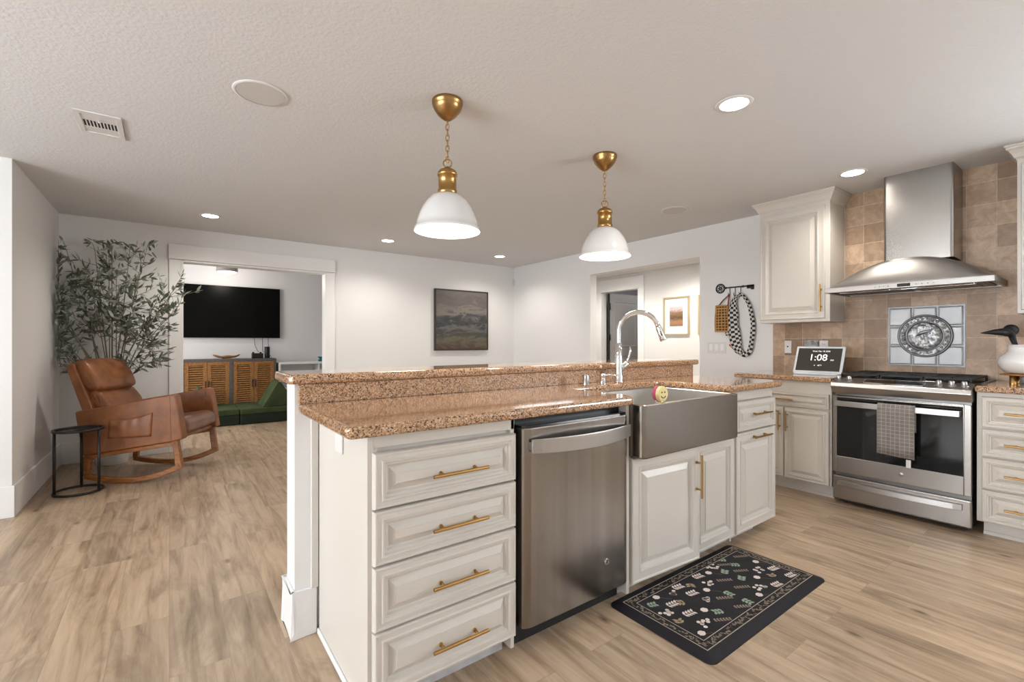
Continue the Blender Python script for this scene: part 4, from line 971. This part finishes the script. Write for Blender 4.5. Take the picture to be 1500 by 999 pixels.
# shift the object coordinates of the canvases: they are built about their own root
b = MB(); b.box(4.497, 4.527, 6.035, 6.066, 2.095, 2.185)
top(b, 'motion_sensor', 'whiteplastic', 'small white motion sensor high in the far corner', 'sensor', (4.51, 6.05, 2.095), bevel=.008)

def pic(y0, y1, z0, z1, label):
    X = XH; t = thing('framed_picture', label, 'picture', (X, (y0+y1)/2, z0))
    b = MB(); w_ = .022
    for q in ((y0, y1, z0, z0+w_), (y0, y1, z1-w_, z1), (y0, y0+w_, z0+w_, z1-w_), (y1-w_, y1, z0+w_, z1-w_)): b.box(X-.03, X-.001, q[0], q[1], q[2], q[3])
    b.build('frame', 'goldframe', t)
    MB().box(X-.012, X-.002, y0+w_, y1-w_, z0+w_, z1-w_).build('mat_board', 'matboard', t)
    cy, cz = (y0+y1)/2, (z0+z1)/2
    sm_ = painting_mat('vineyard_photo_print', [(0, (.28, .13, .07)), (.22, (.36, .19, .10)), (.40, (.10, .05, .025)), (.52, (.17, .10, .045)), (.66, (.25, .14, .09)), (.82, (.50, .40, .38)), (1, (.55, .48, .48))], 14, .5, -.0+(cz-.15-z0), cz+.15-z0)
    MB().box(X-.0135, X-.012, cy-.11, cy+.11, cz-.15, cz+.14).build('print', sm_, t)
pic(3.815, 4.245, 1.265, 1.83, 'gold-framed vineyard photograph on the hallway wall')
pic(3.25, 3.675, 1.265, 1.83, 'second gold-framed picture on the hallway wall, mostly hidden by the right wall')

# key rack
t = thing('key_hook_rack', 'black iron key-shaped hook rack on the right wall', 'hook rack', (XR, 2.37, 1.70))
kx = XR-.014
b = MB()
b.lathe([(.050, 0), (.050, -.008), (.041, -.008), (.041, 0)], (XR-.0015, 2.533, 1.708), 28, axis='x')
for k in range(6):
    a = k*PI/3+.2; b.tube([(kx+.008, 2.533+.012*math.cos(a), 1.708+.012*math.sin(a)), (kx+.008, 2.533+.044*math.cos(a), 1.708+.044*math.sin(a))], .0045, 6)
    a += PI/6; b.sphere((kx+.008, 2.533+.036*math.cos(a), 1.708+.036*math.sin(a)), .008, 8)
b.lathe([(.016, 0), (.016, -.010), (.007, -.010), (.007, 0)], (XR-.0015, 2.533, 1.708), 18, axis='x')
b.box(kx+.002, kx+.012, 2.195, 2.484, 1.703, 1.716); b.box(kx+.002, kx+.012, 2.195, 2.222, 1.672, 1.718); b.box(kx+.002, kx+.012, 2.222, 2.262, 1.684, 1.718)
for y in (2.30, 2.478): b.tube([(kx+.007, y-.008, 1.7095), (kx+.007, y+.008, 1.7095)], .011, 10)
b.box(kx+.002, XR-.001, 2.33, 2.35, 1.705, 1.714)
b.build('key_plate', 'black', t)
HK = (2.43, 2.375, 2.32)
for y in HK:
    b = MB(); b.tube(spline([(kx, y, 1.703), (kx, y, 1.66), (kx-.003, y, 1.632), (kx-.016, y, 1.622), (kx-.028, y, 1.634), (kx-.029, y, 1.652)], 4), .0032, 8); b.build('hook', 'black', t)
# woven bag
t = thing('woven_bag', 'small woven rattan bag with red strap hanging from the key rack', 'bag', (XR-.045, 2.468, 1.25))
by, bz0, bz1, hw = 2.497, 1.268, 1.530, .066
def bag_r(s): return (hw*(1.02+.10*math.sin(PI*min(s*1.2, 1))-.12*s), .030*(1+.18*math.sin(PI*s)))
b = MB(); R = []
for i in range(13):
    s = i/12; a, c = bag_r(s); a *= .96; c *= .93; R.append([(XR-.043+c*math.cos(2*PI*k/20), by+a*math.sin(2*PI*k/20), lerp(bz0, bz1, s)) for k in range(20)])
b.loft(R, True, True, True, True); b.build('lining', 'rattandark', t)
b = MB()
for i in range(10):
    s = i/9; a, c = bag_r(s); r = .0055 if 0 < i < 8 else .0085
    b.tube([(XR-.043+c*math.cos(2*PI*k/24), by+a*math.sin(2*PI*k/24), lerp(bz0+.004, bz1-.002, s)) for k in range(24)], r, 6, closed=True)
for k in range(13):
    pts = []
    for i in range(9):
        s = i/8; a, c = bag_r(s); pts.append((XR-.043+(c+.001)*math.cos(2*PI*k/13), by+(a+.001)*math.sin(2*PI*k/13), lerp(bz0, bz1, s)))
    b.tube(pts, .0048, 6)
b.build('basket_weave', 'rattan', t)
b = MB(); b.tube(spline([(XR-.046, 2.53, 1.525), (XR-.045, 2.485, 1.58), (XR-.031, 2.432, 1.631), (XR-.031, 2.425, 1.6315), (XR-.043, 2.428, 1.58), (XR-.046, 2.432, 1.525)], 4), .009, 8, flat=.6); b.build('strap', 'redstrap', t)
# checkered cloth
t = thing('checkered_scarf', 'black-and-white checked scarf looped over the key rack', 'scarf', (XR-.03, 2.30, 1.03))
def ribbon(pts, ws, th, nu, name, ulen):
    P = spline(pts, 8); n = len(P); b = MB(); R = []; uv = []; acc = 0; NN = 16
    for i, q in enumerate(P):
        d = (P[min(i+1, n-1)]-P[max(i-1, 0)]).normalized(); x = Vector((1, 0, 0)); a = d.cross(x).normalized()
        if i: acc += (P[i]-P[i-1]).length
        w_ = ws[0]
        s = i/(n-1)*(len(ws)-1); k = min(int(s), len(ws)-2); w_ = lerp(ws[k], ws[k+1], s-k)
        row = []
        for j in range(NN+1):
            g = 2*PI*j/NN; wr = 1+.12*math.sin(3*g+i*.35)
            row.append(tuple(q+a*math.cos(g)*w_*wr+x*(math.sin(g)*th*wr))); uv.append((j/NN*nu, acc/ulen))
        R.append(row)
    b.loft(R, False, False, False, True, uvs=uv); return b.build(name, 'check', t)
xs_ = XR-.033
ribbon([(xs_, 2.315, 1.628), (xs_, 2.358, 1.60), (xs_, 2.385, 1.52), (xs_, 2.392, 1.42), (xs_, 2.385, 1.32), (xs_, 2.37, 1.20), (xs_, 2.335, 1.10), (xs_, 2.30, 1.05)], [.012, .018, .042, .055, .062, .060, .045, .022], .018, 10, 'draped_body', .024)
ribbon([(xs_-.001, 2.42, 1.30), (xs_, 2.43, 1.265), (xs_, 2.445, 1.24), (xs_, 2.446, 1.226)], [.006, .03, .022, .008], .014, 6, 'corner_fold', .022)
ribbon([(xs_, 2.325, 1.627), (xs_, 2.30, 1.627), (xs_, 2.262, 1.585), (xs_, 2.222, 1.50), (xs_, 2.198, 1.40), (xs_, 2.192, 1.30), (xs_, 2.20, 1.18), (xs_, 2.225, 1.08), (xs_, 2.27, 1.042), (xs_, 2.30, 1.048)], [.012, .014, .016, .018, .021, .022, .022, .024, .026, .022], .013, 4, 'loop', .022)
# switches
t = thing('light_switch', 'white three-gang light switch plate below the woven bag', 'light switch', (XR, 2.56, 1.10))
MB().box(XR-.006, XR-.0005, 2.475, 2.675, 1.05, 1.165).build('plate', 'whiteplastic', t, bevel=.002)
for y in (2.515, 2.575, 2.635): MB().box(XR-.009, XR-.006, y-.017, y+.017, 1.075, 1.14).build('rocker', 'trim', t, bevel=.002)
b = MB(); b.tube([(XR-.012, 2.435, 1.135), (XR-.012, 2.372, 1.088)], .0085, 8)
top(b, 'orange_clip', 'orange', 'small orange plastic clip on the wall below the checked scarf', 'clip', (XR-.012, 2.40, 1.09))

# ---- den
t = thing('television', 'large black flat-screen television on the den wall', 'television', (.79, 8.70, 1.23))
MB().box(.065, 1.513, 8.672, 8.70, 1.233, 2.063).build('housing', 'blackplastic', t, bevel=.003)
MB().box(.072, 1.506, 8.668, 8.673, 1.242, 2.056).build('screen', 'tvscreen', t)
MB().box(.5, 1.1, 8.70, 8.7195, 1.45, 1.85).build('wall_bracket', 'black', t)
b = MB()
b.tube(spline([(1.13, 8.69, 1.24), (1.14, 8.69, 1.12), (1.17, 8.66, 1.03), (1.18, 8.58, 1.0)], 5), .004, 6)
b.tube(spline([(1.25, 8.69, 1.24), (1.252, 8.69, 1.1), (1.25, 8.66, 1.02), (1.25, 8.60, 1.0)], 5), .004, 6)
b.tube(spline([(1.335, 8.69, 1.24), (1.34, 8.695, 1.1), (1.36, 8.69, .95), (1.38, 8.66, .92)], 5), .004, 6)
b.build('cable', 'rubber', t)
t = thing('media_console', 'wooden media console with slatted honey doors in a grey frame', 'cabinet', (.755, 8.50, 0))
cx_0, cx_1, cyf, cyb = .135, 1.395, 8.31, 8.70
b = MB(); b.box(cx_0, cx_1, cyf, cyb, .865, .903); b.box(cx_0, cx_0+.04, cyf, cyb, 0, .865); b.box(cx_1-.035, cx_1, cyf, cyb, 0, .865); b.box(.742, .795, cyf, cyb, .1, .865); b.box(cx_0, cx_1, cyf, cyb, .10, .14)
b.build('frame', 'greywood', t, bevel=.003)
MB().box(cx_0+.04, cx_1-.035, cyf+.04, cyb-.01, .141, .864).build('carcass', 'greywood', t)
for x0, x1, hs in ((.177, .455, 1), (.460, .740, -1), (.797, 1.075, 1), (1.080, 1.358, -1)):
    b = MB(); z0, z1 = .145, .862; y0 = cyf+.004; fw_ = .048
    b.box(x0, x0+fw_, y0, y0+.022, z0, z1); b.box(x1-fw_, x1, y0, y0+.022, z0, z1); b.box(x0+fw_, x1-fw_, y0, y0+.022, z0, z0+fw_); b.box(x0+fw_, x1-fw_, y0, y0+.022, z1-fw_, z1)
    for k in range(19):
        zz_ = lerp(z0+fw_+.012, z1-fw_-.012, k/18)
        b.hexa([(x0+fw_, y0+.016, zz_-.006+.01), (x1-fw_, y0+.016, zz_-.006+.01), (x1-fw_, y0+.020, zz_+.01), (x0+fw_, y0+.020, zz_+.01), (x0+fw_, y0+.000, zz_-.012), (x1-fw_, y0+.000, zz_-.012), (x1-fw_, y0+.004, zz_-.006), (x0+fw_, y0+.004, zz_-.006)])
    dd_ = b.build('door', 'pinewood', t)
    xh = x1-.018 if hs > 0 else x0+.018
    MB().box(xh-.006, xh+.006, y0-.022, y0-.014, .46, .58).box(xh-.006, xh+.006, y0-.016, y0, .47, .485).box(xh-.006, xh+.006, y0-.016, y0, .555, .57).build('handle', 'black', dd_)
b = MB(); R = []
for i in range(17):
    s = i/16; x = lerp(.54, .90, s); hwid = .055*math.sin(PI*min(max(s, .04), .96))**.6; zb = .905+.010+.045*abs(2*s-1)**4; zt_ = .952+.018*abs(2*s-1)**3+.006*math.sin(s*14)
    R.append([(x, 8.48-hwid, zt_), (x, 8.48-hwid*.55, zb), (x, 8.48+hwid*.55, zb), (x, 8.48+hwid, zt_), (x, 8.48+hwid*.8, zt_-.002), (x, 8.48+hwid*.4, zb+.012), (x, 8.48-hwid*.4, zb+.012), (x, 8.48-hwid*.8, zt_-.002)])
for r_ in R:
    pass
b.loft(R, True, True, True, True); b.box(.66, .78, 8.455, 8.505, .9035, .918)
top(b, 'dough_bowl', 'bowlwood', 'long carved wooden bowl on the media console', 'bowl', (.72, 8.48, .9035))
t = thing('streaming_box', 'black set-top box with two stub antennas on the media console', 'electronics', (1.145, 8.46, .9035))
MB().box(1.065, 1.225, 8.42, 8.51, .904, .985).build('case', 'blackplastic', t, bevel=.004)
for x in (1.085, 1.19): MB().lathe([(.0001, .985), (.016, .985), (.016, 1.0), (.010, 1.006), (.0001, 1.006)], (x, 8.46, 0), 12).build('antenna', 'blackplastic', t)
top(MB().lathe([(.0001, .904), (.038, .904), (.040, .908), (.040, 1.085), (.036, 1.09), (.0001, 1.09)], (1.285, 8.46, 0), 24), 'cylinder_speaker', 'blackplastic', 'tall black cylindrical speaker at the right end of the console', 'speaker', (1.285, 8.46, .904))
# den ceiling lamp
t = thing('flush_ceiling_lamp', 'lit drum-shaped flush ceiling lamp in the den', 'ceiling light', (.70, 8.15, H))
MB().lathe([(.0001, H-.0005), (.14, H-.0005), (.14, H-.155), (.132, H-.160), (.12, H-.160)], (.70, 8.15, 0), 32).build('drum', 'lampdrum', t)
MB().lathe([(.0001, H-.185), (.06, H-.182), (.11, H-.170), (.13, H-.1595)], (.70, 8.15, 0), 32).build('diffuser', mat('warm_lit_glass', (1, .9, .75), .5, bump=(8, .02, .0003), emit=((1, .88, .66), 1.6)), t)
point('lamp', (.70, 8.15, H-.24), 10, (1, .92, .82), t, .08)
# play couch: base blocks and wedges
def cushion_block(x0, x1, y0, y1, label):
    t = thing('play_couch_base', label, 'floor cushion', ((x0+x1)/2, (y0+y1)/2, 0), 0, 'green foam play couch bases')
    MB().box(x0, x1, y0, y1, .001, .142).build('lower_block', 'greendark', t, bevel=.012)
    MB().box(x0, x1, y0-.004, y1, .1425, .224).build('upper_pad', 'green', t, bevel=.014, seg=3)
cushion_block(-.02, .797, 7.50, 8.27, 'green suede floor cushion base left of the seam, behind the rocking chair')
cushion_block(.803, 1.62, 7.47, 8.27, 'green suede floor cushion base under the green wedge')
def wedge(xa, xb, xc, zc, y0, y1, z0, label):
    b = MB(); b.prism([(xa, z0), (xb, z0), (xc+.02, zc), (xc-.02, zc)], y0, y1, 'y')
    top(b, 'foam_wedge', 'green', label, 'cushion', ((xa+xb)/2, (y0+y1)/2, z0), bevel=.012, seg=3)
wedge(1.075, 1.545, 1.30, .580, 7.50, 7.98, .2245, 'green suede triangular wedge cushion beside the end of the bar')
wedge(.17, .52, .345, .510, 7.95, 8.25, .2245, 'green wedge cushion, its tip showing above the rocking chair arm')
# toy shelf
t = thing('toy_shelf', 'low white shelf unit against the den wall, right of the console', 'shelf', (2.05, 8.45, 0))
b = MB(); b.box(1.43, 2.7, 8.30, 8.70, .80, .83); b.box(1.43, 1.46, 8.30, 8.70, 0, .80); b.box(2.67, 2.7, 8.30, 8.70, 0, .80); b.box(1.46, 2.67, 8.68, 8.70, 0, .80); b.box(1.46, 2.67, 8.32, 8.68, .4, .42); b.box(1.46, 2.67, 8.32, 8.68, .03, .05); b.box(2.05, 2.07, 8.32, 8.68, .05, .8)
b.build('shelf_unit', 'trim', t, bevel=.002)
b = MB(); b.box(2.075, 2.165, 8.40, 8.46, .831, .87); b.box(2.095, 2.145, 8.41, 8.45, .87, .905); b.sphere((2.09, 8.43, .90), .018, 10); b.sphere((2.155, 8.43, .90), .018, 10); b.box(2.065, 2.175, 8.405, 8.455, .90, .915)
top(b, 'teal_toy', 'teal', 'small teal toy figure on the low white shelf', 'toy', (2.12, 8.43, .831), bevel=.006)

# ================================================================== ROCKING CHAIR
ca = math.radians(28); fwd = Vector((math.cos(ca), -math.sin(ca), 0)); lat = Vector((math.sin(ca), math.cos(ca), 0))
# local frame: x forward, y to the far side; origin under the near rocker contact
O = Vector((-.257, 4.912, 0))
t = thing('rocking_chair', 'cognac leather rocking chair with wooden runners in front of the plant', 'chair', tuple(O), -ca)
CW = .66
def cpart(b, name, m, parent=t, **k): return b.build(name, m, parent, local=True, **k)
def side(y0, y1):
    b = MB(); pr = [(-.35, .238), (.345, .338), (.392, .355), (.365, .56), (.335, .722), (.29, .722), (-.02, .665), (-.40, .602), (-.405, .585)]
    b.prism(pr, y0, y1, 'y'); return b
arm = cpart(side(0, .075), 'armrest', 'leather', bevel=.012, seg=3)
b = MB(); b.prism([(.30, .333), (.393, .354), (.366, .56), (.336, .724), (.288, .724)], -.004, .079, 'y'); cpart(b, 'front_band', 'leather', arm, bevel=.012, seg=3)
# gathered side pocket
b = MB(); R = []
for i in range(17):
    s = i/16; row = []
    for j in range(11):
        v = j/10; x = lerp(-.165, .155, s)+.012*v; z0_ = lerp(.375, .385, s); z1_ = lerp(.530, .582, s)
        bulge = .010*math.sin(PI*s)**.6*math.sin(PI*min(1, v*.8+.2))**.7+.003*math.sin(s*26)*v
        row.append((x, -.0015-bulge, lerp(z0_, z1_, v)-.018*math.sin(PI*s)*v))
    R.append(row)
b.loft(R, False, False, False, True)
pk = cpart(b, 'side_pocket', 'leather', arm); sm = pk.modifiers.new('s', 'SOLIDIFY'); sm.thickness = .004; sm.offset = 0
arm2 = cpart(side(CW-.075, CW), 'armrest', 'leather', bevel=.012, seg=3)
b = MB(); b.prism([(.30, .333), (.393, .354), (.366, .56), (.336, .724), (.288, .724)], CW-.079, CW+.004, 'y'); cpart(b, 'front_band', 'leather', arm2, bevel=.012, seg=3)
b = MB(); b.prism([(-.34, .25), (.36, .350), (.33, .405), (-.34, .33)], .078, CW-.078, 'y'); cpart(b, 'seat_frame', 'leather', bevel=.006)
b = MB(); b.prism([(-.30, .345), (.345, .385), (.395, .395), (.39, .47), (.365, .515), (.30, .520), (-.26, .455)], .080, CW-.080, 'y'); cpart(b, 'seat_cushion', 'leatherseat', bevel=.03, seg=5)
# backrest shell, lower cushion and headrest pillow
b = MB(); b.prism([(-.33, .30), (-.395, .60), (-.515, .955), (-.495, .985), (-.455, .985), (-.33, .66), (-.24, .33)], .058, CW-.058, 'y'); cpart(b, 'back_shell', 'leather', bevel=.014, seg=3)
def pillow(prof, y0, y1, name, m='leather'):
    b = MB(); R = []; n = len(prof); cxp = sum(p[0] for p in prof)/n; czp = sum(p[1] for p in prof)/n
    for i in range(13):
        s = i/12; k = 1-.26*abs(2*s-1)**7; R.append([(cxp+(x-cxp)*k, lerp(y0, y1, s), czp+(z-czp)*(1-.10*abs(2*s-1)**7)) for x, z in prof])
    b.loft(R, True, True, True, True); return cpart(b, name, m, bevel=0, sub=1, noise=(.12, .014))
pillow([(-.24, .44), (-.36, .64), (-.44, .78), (-.33, .79), (-.27, .72), (-.20, .60), (-.14, .50), (-.15, .44)], .085, CW-.085, 'back_cushion')
pillow([(-.395, .745), (-.47, .90), (-.50, .985), (-.475, 1.018), (-.43, 1.022), (-.37, .985), (-.31, .89), (-.265, .79), (-.28, .755), (-.33, .745)], .07, CW-.07, 'headrest')
for y, in ((.005,), (CW-.045,)):
    w0, w1 = y, y+.04
    rk = []
    for i in range(19):
        s = i/18; x = lerp(-.352, .385, s); z = .006+.62*(x+.03)**2*(1.0 if x > -.03 else .72)
        rk.append((x, z))
    rk2 = [(x-.018*(x/.38), z+.042) for x, z in reversed(rk)]
    b = MB(); R = []
    for i in range(19): x, z = rk[i]; x2, z2 = rk2[18-i]; R.append([(x, w0, z), (x, w1, z), (x2, w1, z2), (x2, w0, z2)])
    b.loft(R, True, True, True, False)
    rn = cpart(b, 'rocker', 'woodchair', bevel=.006)
    b = MB(); b.prism([(.385, .112), (.352, .345), (.308, .338), (.330, .13)], w0, w1, 'y'); cpart(b, 'leg', 'woodchair', bevel=.006)
    b = MB(); b.prism([(-.352, .07), (-.312, .085), (-.30, .19), (-.275, .246), (-.35, .236)], w0, w1, 'y'); cpart(b, 'leg', 'woodchair', bevel=.006)
    b = MB(); b.prism([(-.345, .206), (.34, .304), (.34, .336), (-.345, .237)], w0, w1, 'y'); cpart(b, 'rail', 'woodchair', bevel=.004)

# ================================================================== SIDE TABLE
tx, ty = -.565, 4.885; tr = .150
t = thing('side_table', 'slim round black metal side table beside the rocking chair', 'table', (tx, ty, 0))
MB().lathe([(tr-.012, .478), (tr+.003, .478), (tr+.003, .494), (tr-.012, .494), (tr-.012, .478)], (tx, ty, 0), 40).build('rim', 'black', t)
MB().lathe([(.0001, .481), (tr-.012, .481), (tr-.012, .487), (.0001, .487)], (tx, ty, 0), 40).build('glass_top', 'blackgloss', t)
for a in (208, 90, -30):
    x, y = tx+(tr-.006)*math.cos(math.radians(a)), ty+(tr-.006)*math.sin(math.radians(a))
    MB().tube([(x, y, .004), (x, y, .480)], .0095, 10).build('leg', 'black', t)
MB().tube([(tx+(tr-.006)*math.cos(2*PI*i/36), ty+(tr-.006)*math.sin(2*PI*i/36), .012) for i in range(36)], .009, 8, closed=True).build('base_ring', 'black', t)

# ================================================================== OLIVE TREE
px, py = -.44, 5.86
t = thing('olive_tree', 'tall bushy olive tree in a white pot in the left corner', 'plant', (px, py, 0))
MB().lathe([(.0001, .0), (.115, .0), (.125, .006), (.150, .16), (.165, .30), (.170, .31), (.160, .312), (.150, .30), (.145, .27), (.0001, .27)], (px, py, 0), 36).build('pot', 'whitegloss', t)
MB().lathe([(.0001, .275), (.08, .282), (.144, .274)], (px, py, 0), 24).build('soil', 'soil', t)
random.seed(21)
lf = MB(); LMAX = 2.12
def leaf(p, d, L_, w_):
    d = d.normalized(); sdv = d.cross(Vector((random.uniform(-1, 1), random.uniform(-1, 1), random.uniform(-.2, 1)))).normalized(); nn = d.cross(sdv)
    cv = random.uniform(-.18, .18)*L_; q = []
    for s, k in ((0, .12), (.3, 1), (.65, .85), (1, .0)):
        c = p+d*L_*s+nn*cv*s*s
        q.append((c+sdv*w_*k/2, c-sdv*w_*k/2))
    tip = q[3][0]
    if any(v.x < XL+.02 or v.y > YB-.03 for v in (p, tip)): return
    if tip.z > 2.14: return
    lf.mi = 0 if random.random() < .62 else 1
    vs = [q[0][0], q[0][1], q[1][1], q[2][1], tip, q[2][0], q[1][0]]
    lf.add(vs, [(0, 1, 2, 6), (6, 2, 3, 5), (5, 3, 4)])
def okp(v): return Vector((max(v.x, XL+.03), min(v.y, YB-.04), v.z))
def twig(p, d, L_, st, nl):
    pts = [p]; q = p.copy(); dd = d.normalized()
    for i in range(5):
        dd = (dd+Vector((random.uniform(-.16, .16), random.uniform(-.16, .16), random.uniform(-.05, .12)))).normalized(); q = okp(q+dd*L_/5)
        if q.z > 2.10: q.z = 2.10
        pts.append(q.copy())
    st.tube(pts, [.0028, .0024, .002, .0017, .0014, .001], 5)
    for k in range(nl):
        s = random.uniform(.12, 1)*5; i = min(int(s), 4); c = pts[i].lerp(pts[i+1], s-i)
        dv = (pts[i+1]-pts[i]).normalized(); sd = Vector((random.uniform(-1, 1), random.uniform(-1, 1), random.uniform(-1, 1)))
        leaf(c, dv*.7+sd*.75, random.uniform(.055, .095), random.uniform(.018, .026))
    leaf(pts[-1], dd, .055, .011)
cr_ = Vector((.80, -.59, 0)); cd_ = Vector((-.59, -.80, 0))     # across the view, and towards the room
#        sideways, forward, top height
shoots = [(-.10, .10, 2.02), (.06, .10, 2.10), (.20, .05, 2.04), (-.28, .22, 2.00), (.34, .12, 1.86), (-.40, .45, 1.72), (.50, .08, 1.60),
          (.14, .16, 1.72), (-.02, .30, 1.75), (-.18, .20, 1.70), (.28, .10, 1.62), (.66, .05, 1.50), (.60, .02, 1.66), (-.48, .52, 1.50), (-.60, .70, 1.42), (-.42, .30, 1.22), (.44, .15, 1.20), (.52, .20, 1.04), (-.34, .45, 1.06), (-.46, .50, 1.95), (.36, .05, 2.04), (.0, .05, 1.98)]
mains = []
for k, (sx_, fo, zt2) in enumerate(shoots):
    st = MB(); out = cr_*sx_+cd_*fo*.75
    base = Vector((px, py, .27))+out*.08
    z1_ = min(1.0, .5+.5*zt2/2); drop = zt2 < 1.3
    if drop: P = spline([base, Vector((px, py, .62))+out*.12, Vector((px, py, .95))+out*.42, Vector((px, py, zt2-.0))+out*.8, Vector((px, py, zt2-.04))+out*1.05], 6)
    else: P = spline([base, Vector((px, py, .62))+out*.10, Vector((px, py, 1.0))+out*.30, Vector((px, py, lerp(1.0, zt2, .5)))+out*.66, Vector((px, py, zt2))+out], 6)
    if k < 7: mains.append(P)
    else:
        mp_ = min(mains, key=lambda m: (m[-1]-P[-1]).length); P = spline([mp_[8], mp_[8].lerp(P[-1], .45)+Vector((0, 0, .06)), P[-1]], 9)
        if drop: P = spline([mp_[6], mp_[6].lerp(P[-1], .5)+Vector((0, 0, .09)), P[-1]], 9)
    P = [okp(q) for q in P]; n = len(P)
    st.tube(P, [lerp(.012 if k < 7 else .006, .002, i/(n-1)) for i in range(n)], 7)
    for i in range(9 if k < 7 else 4, n-1):
        for _ in range(2 if k < 7 else 3):
            if P[i].z < (.85 if drop else 1.14) or random.random() < .48: continue
            dv = (P[i+1]-P[i]).normalized(); sd = Vector((random.uniform(-1, 1), random.uniform(-1, 1), random.uniform(-.45, .5)))
            twig(P[i], dv*.5+sd*.9, random.uniform(.10, .24), st, 5)
    twig(P[-1], (P[-1]-P[-2]), .14, st, 6)
    st.build('stem', 'stem', t)
lf.build('foliage', ['leaf', 'leaf2'], t)
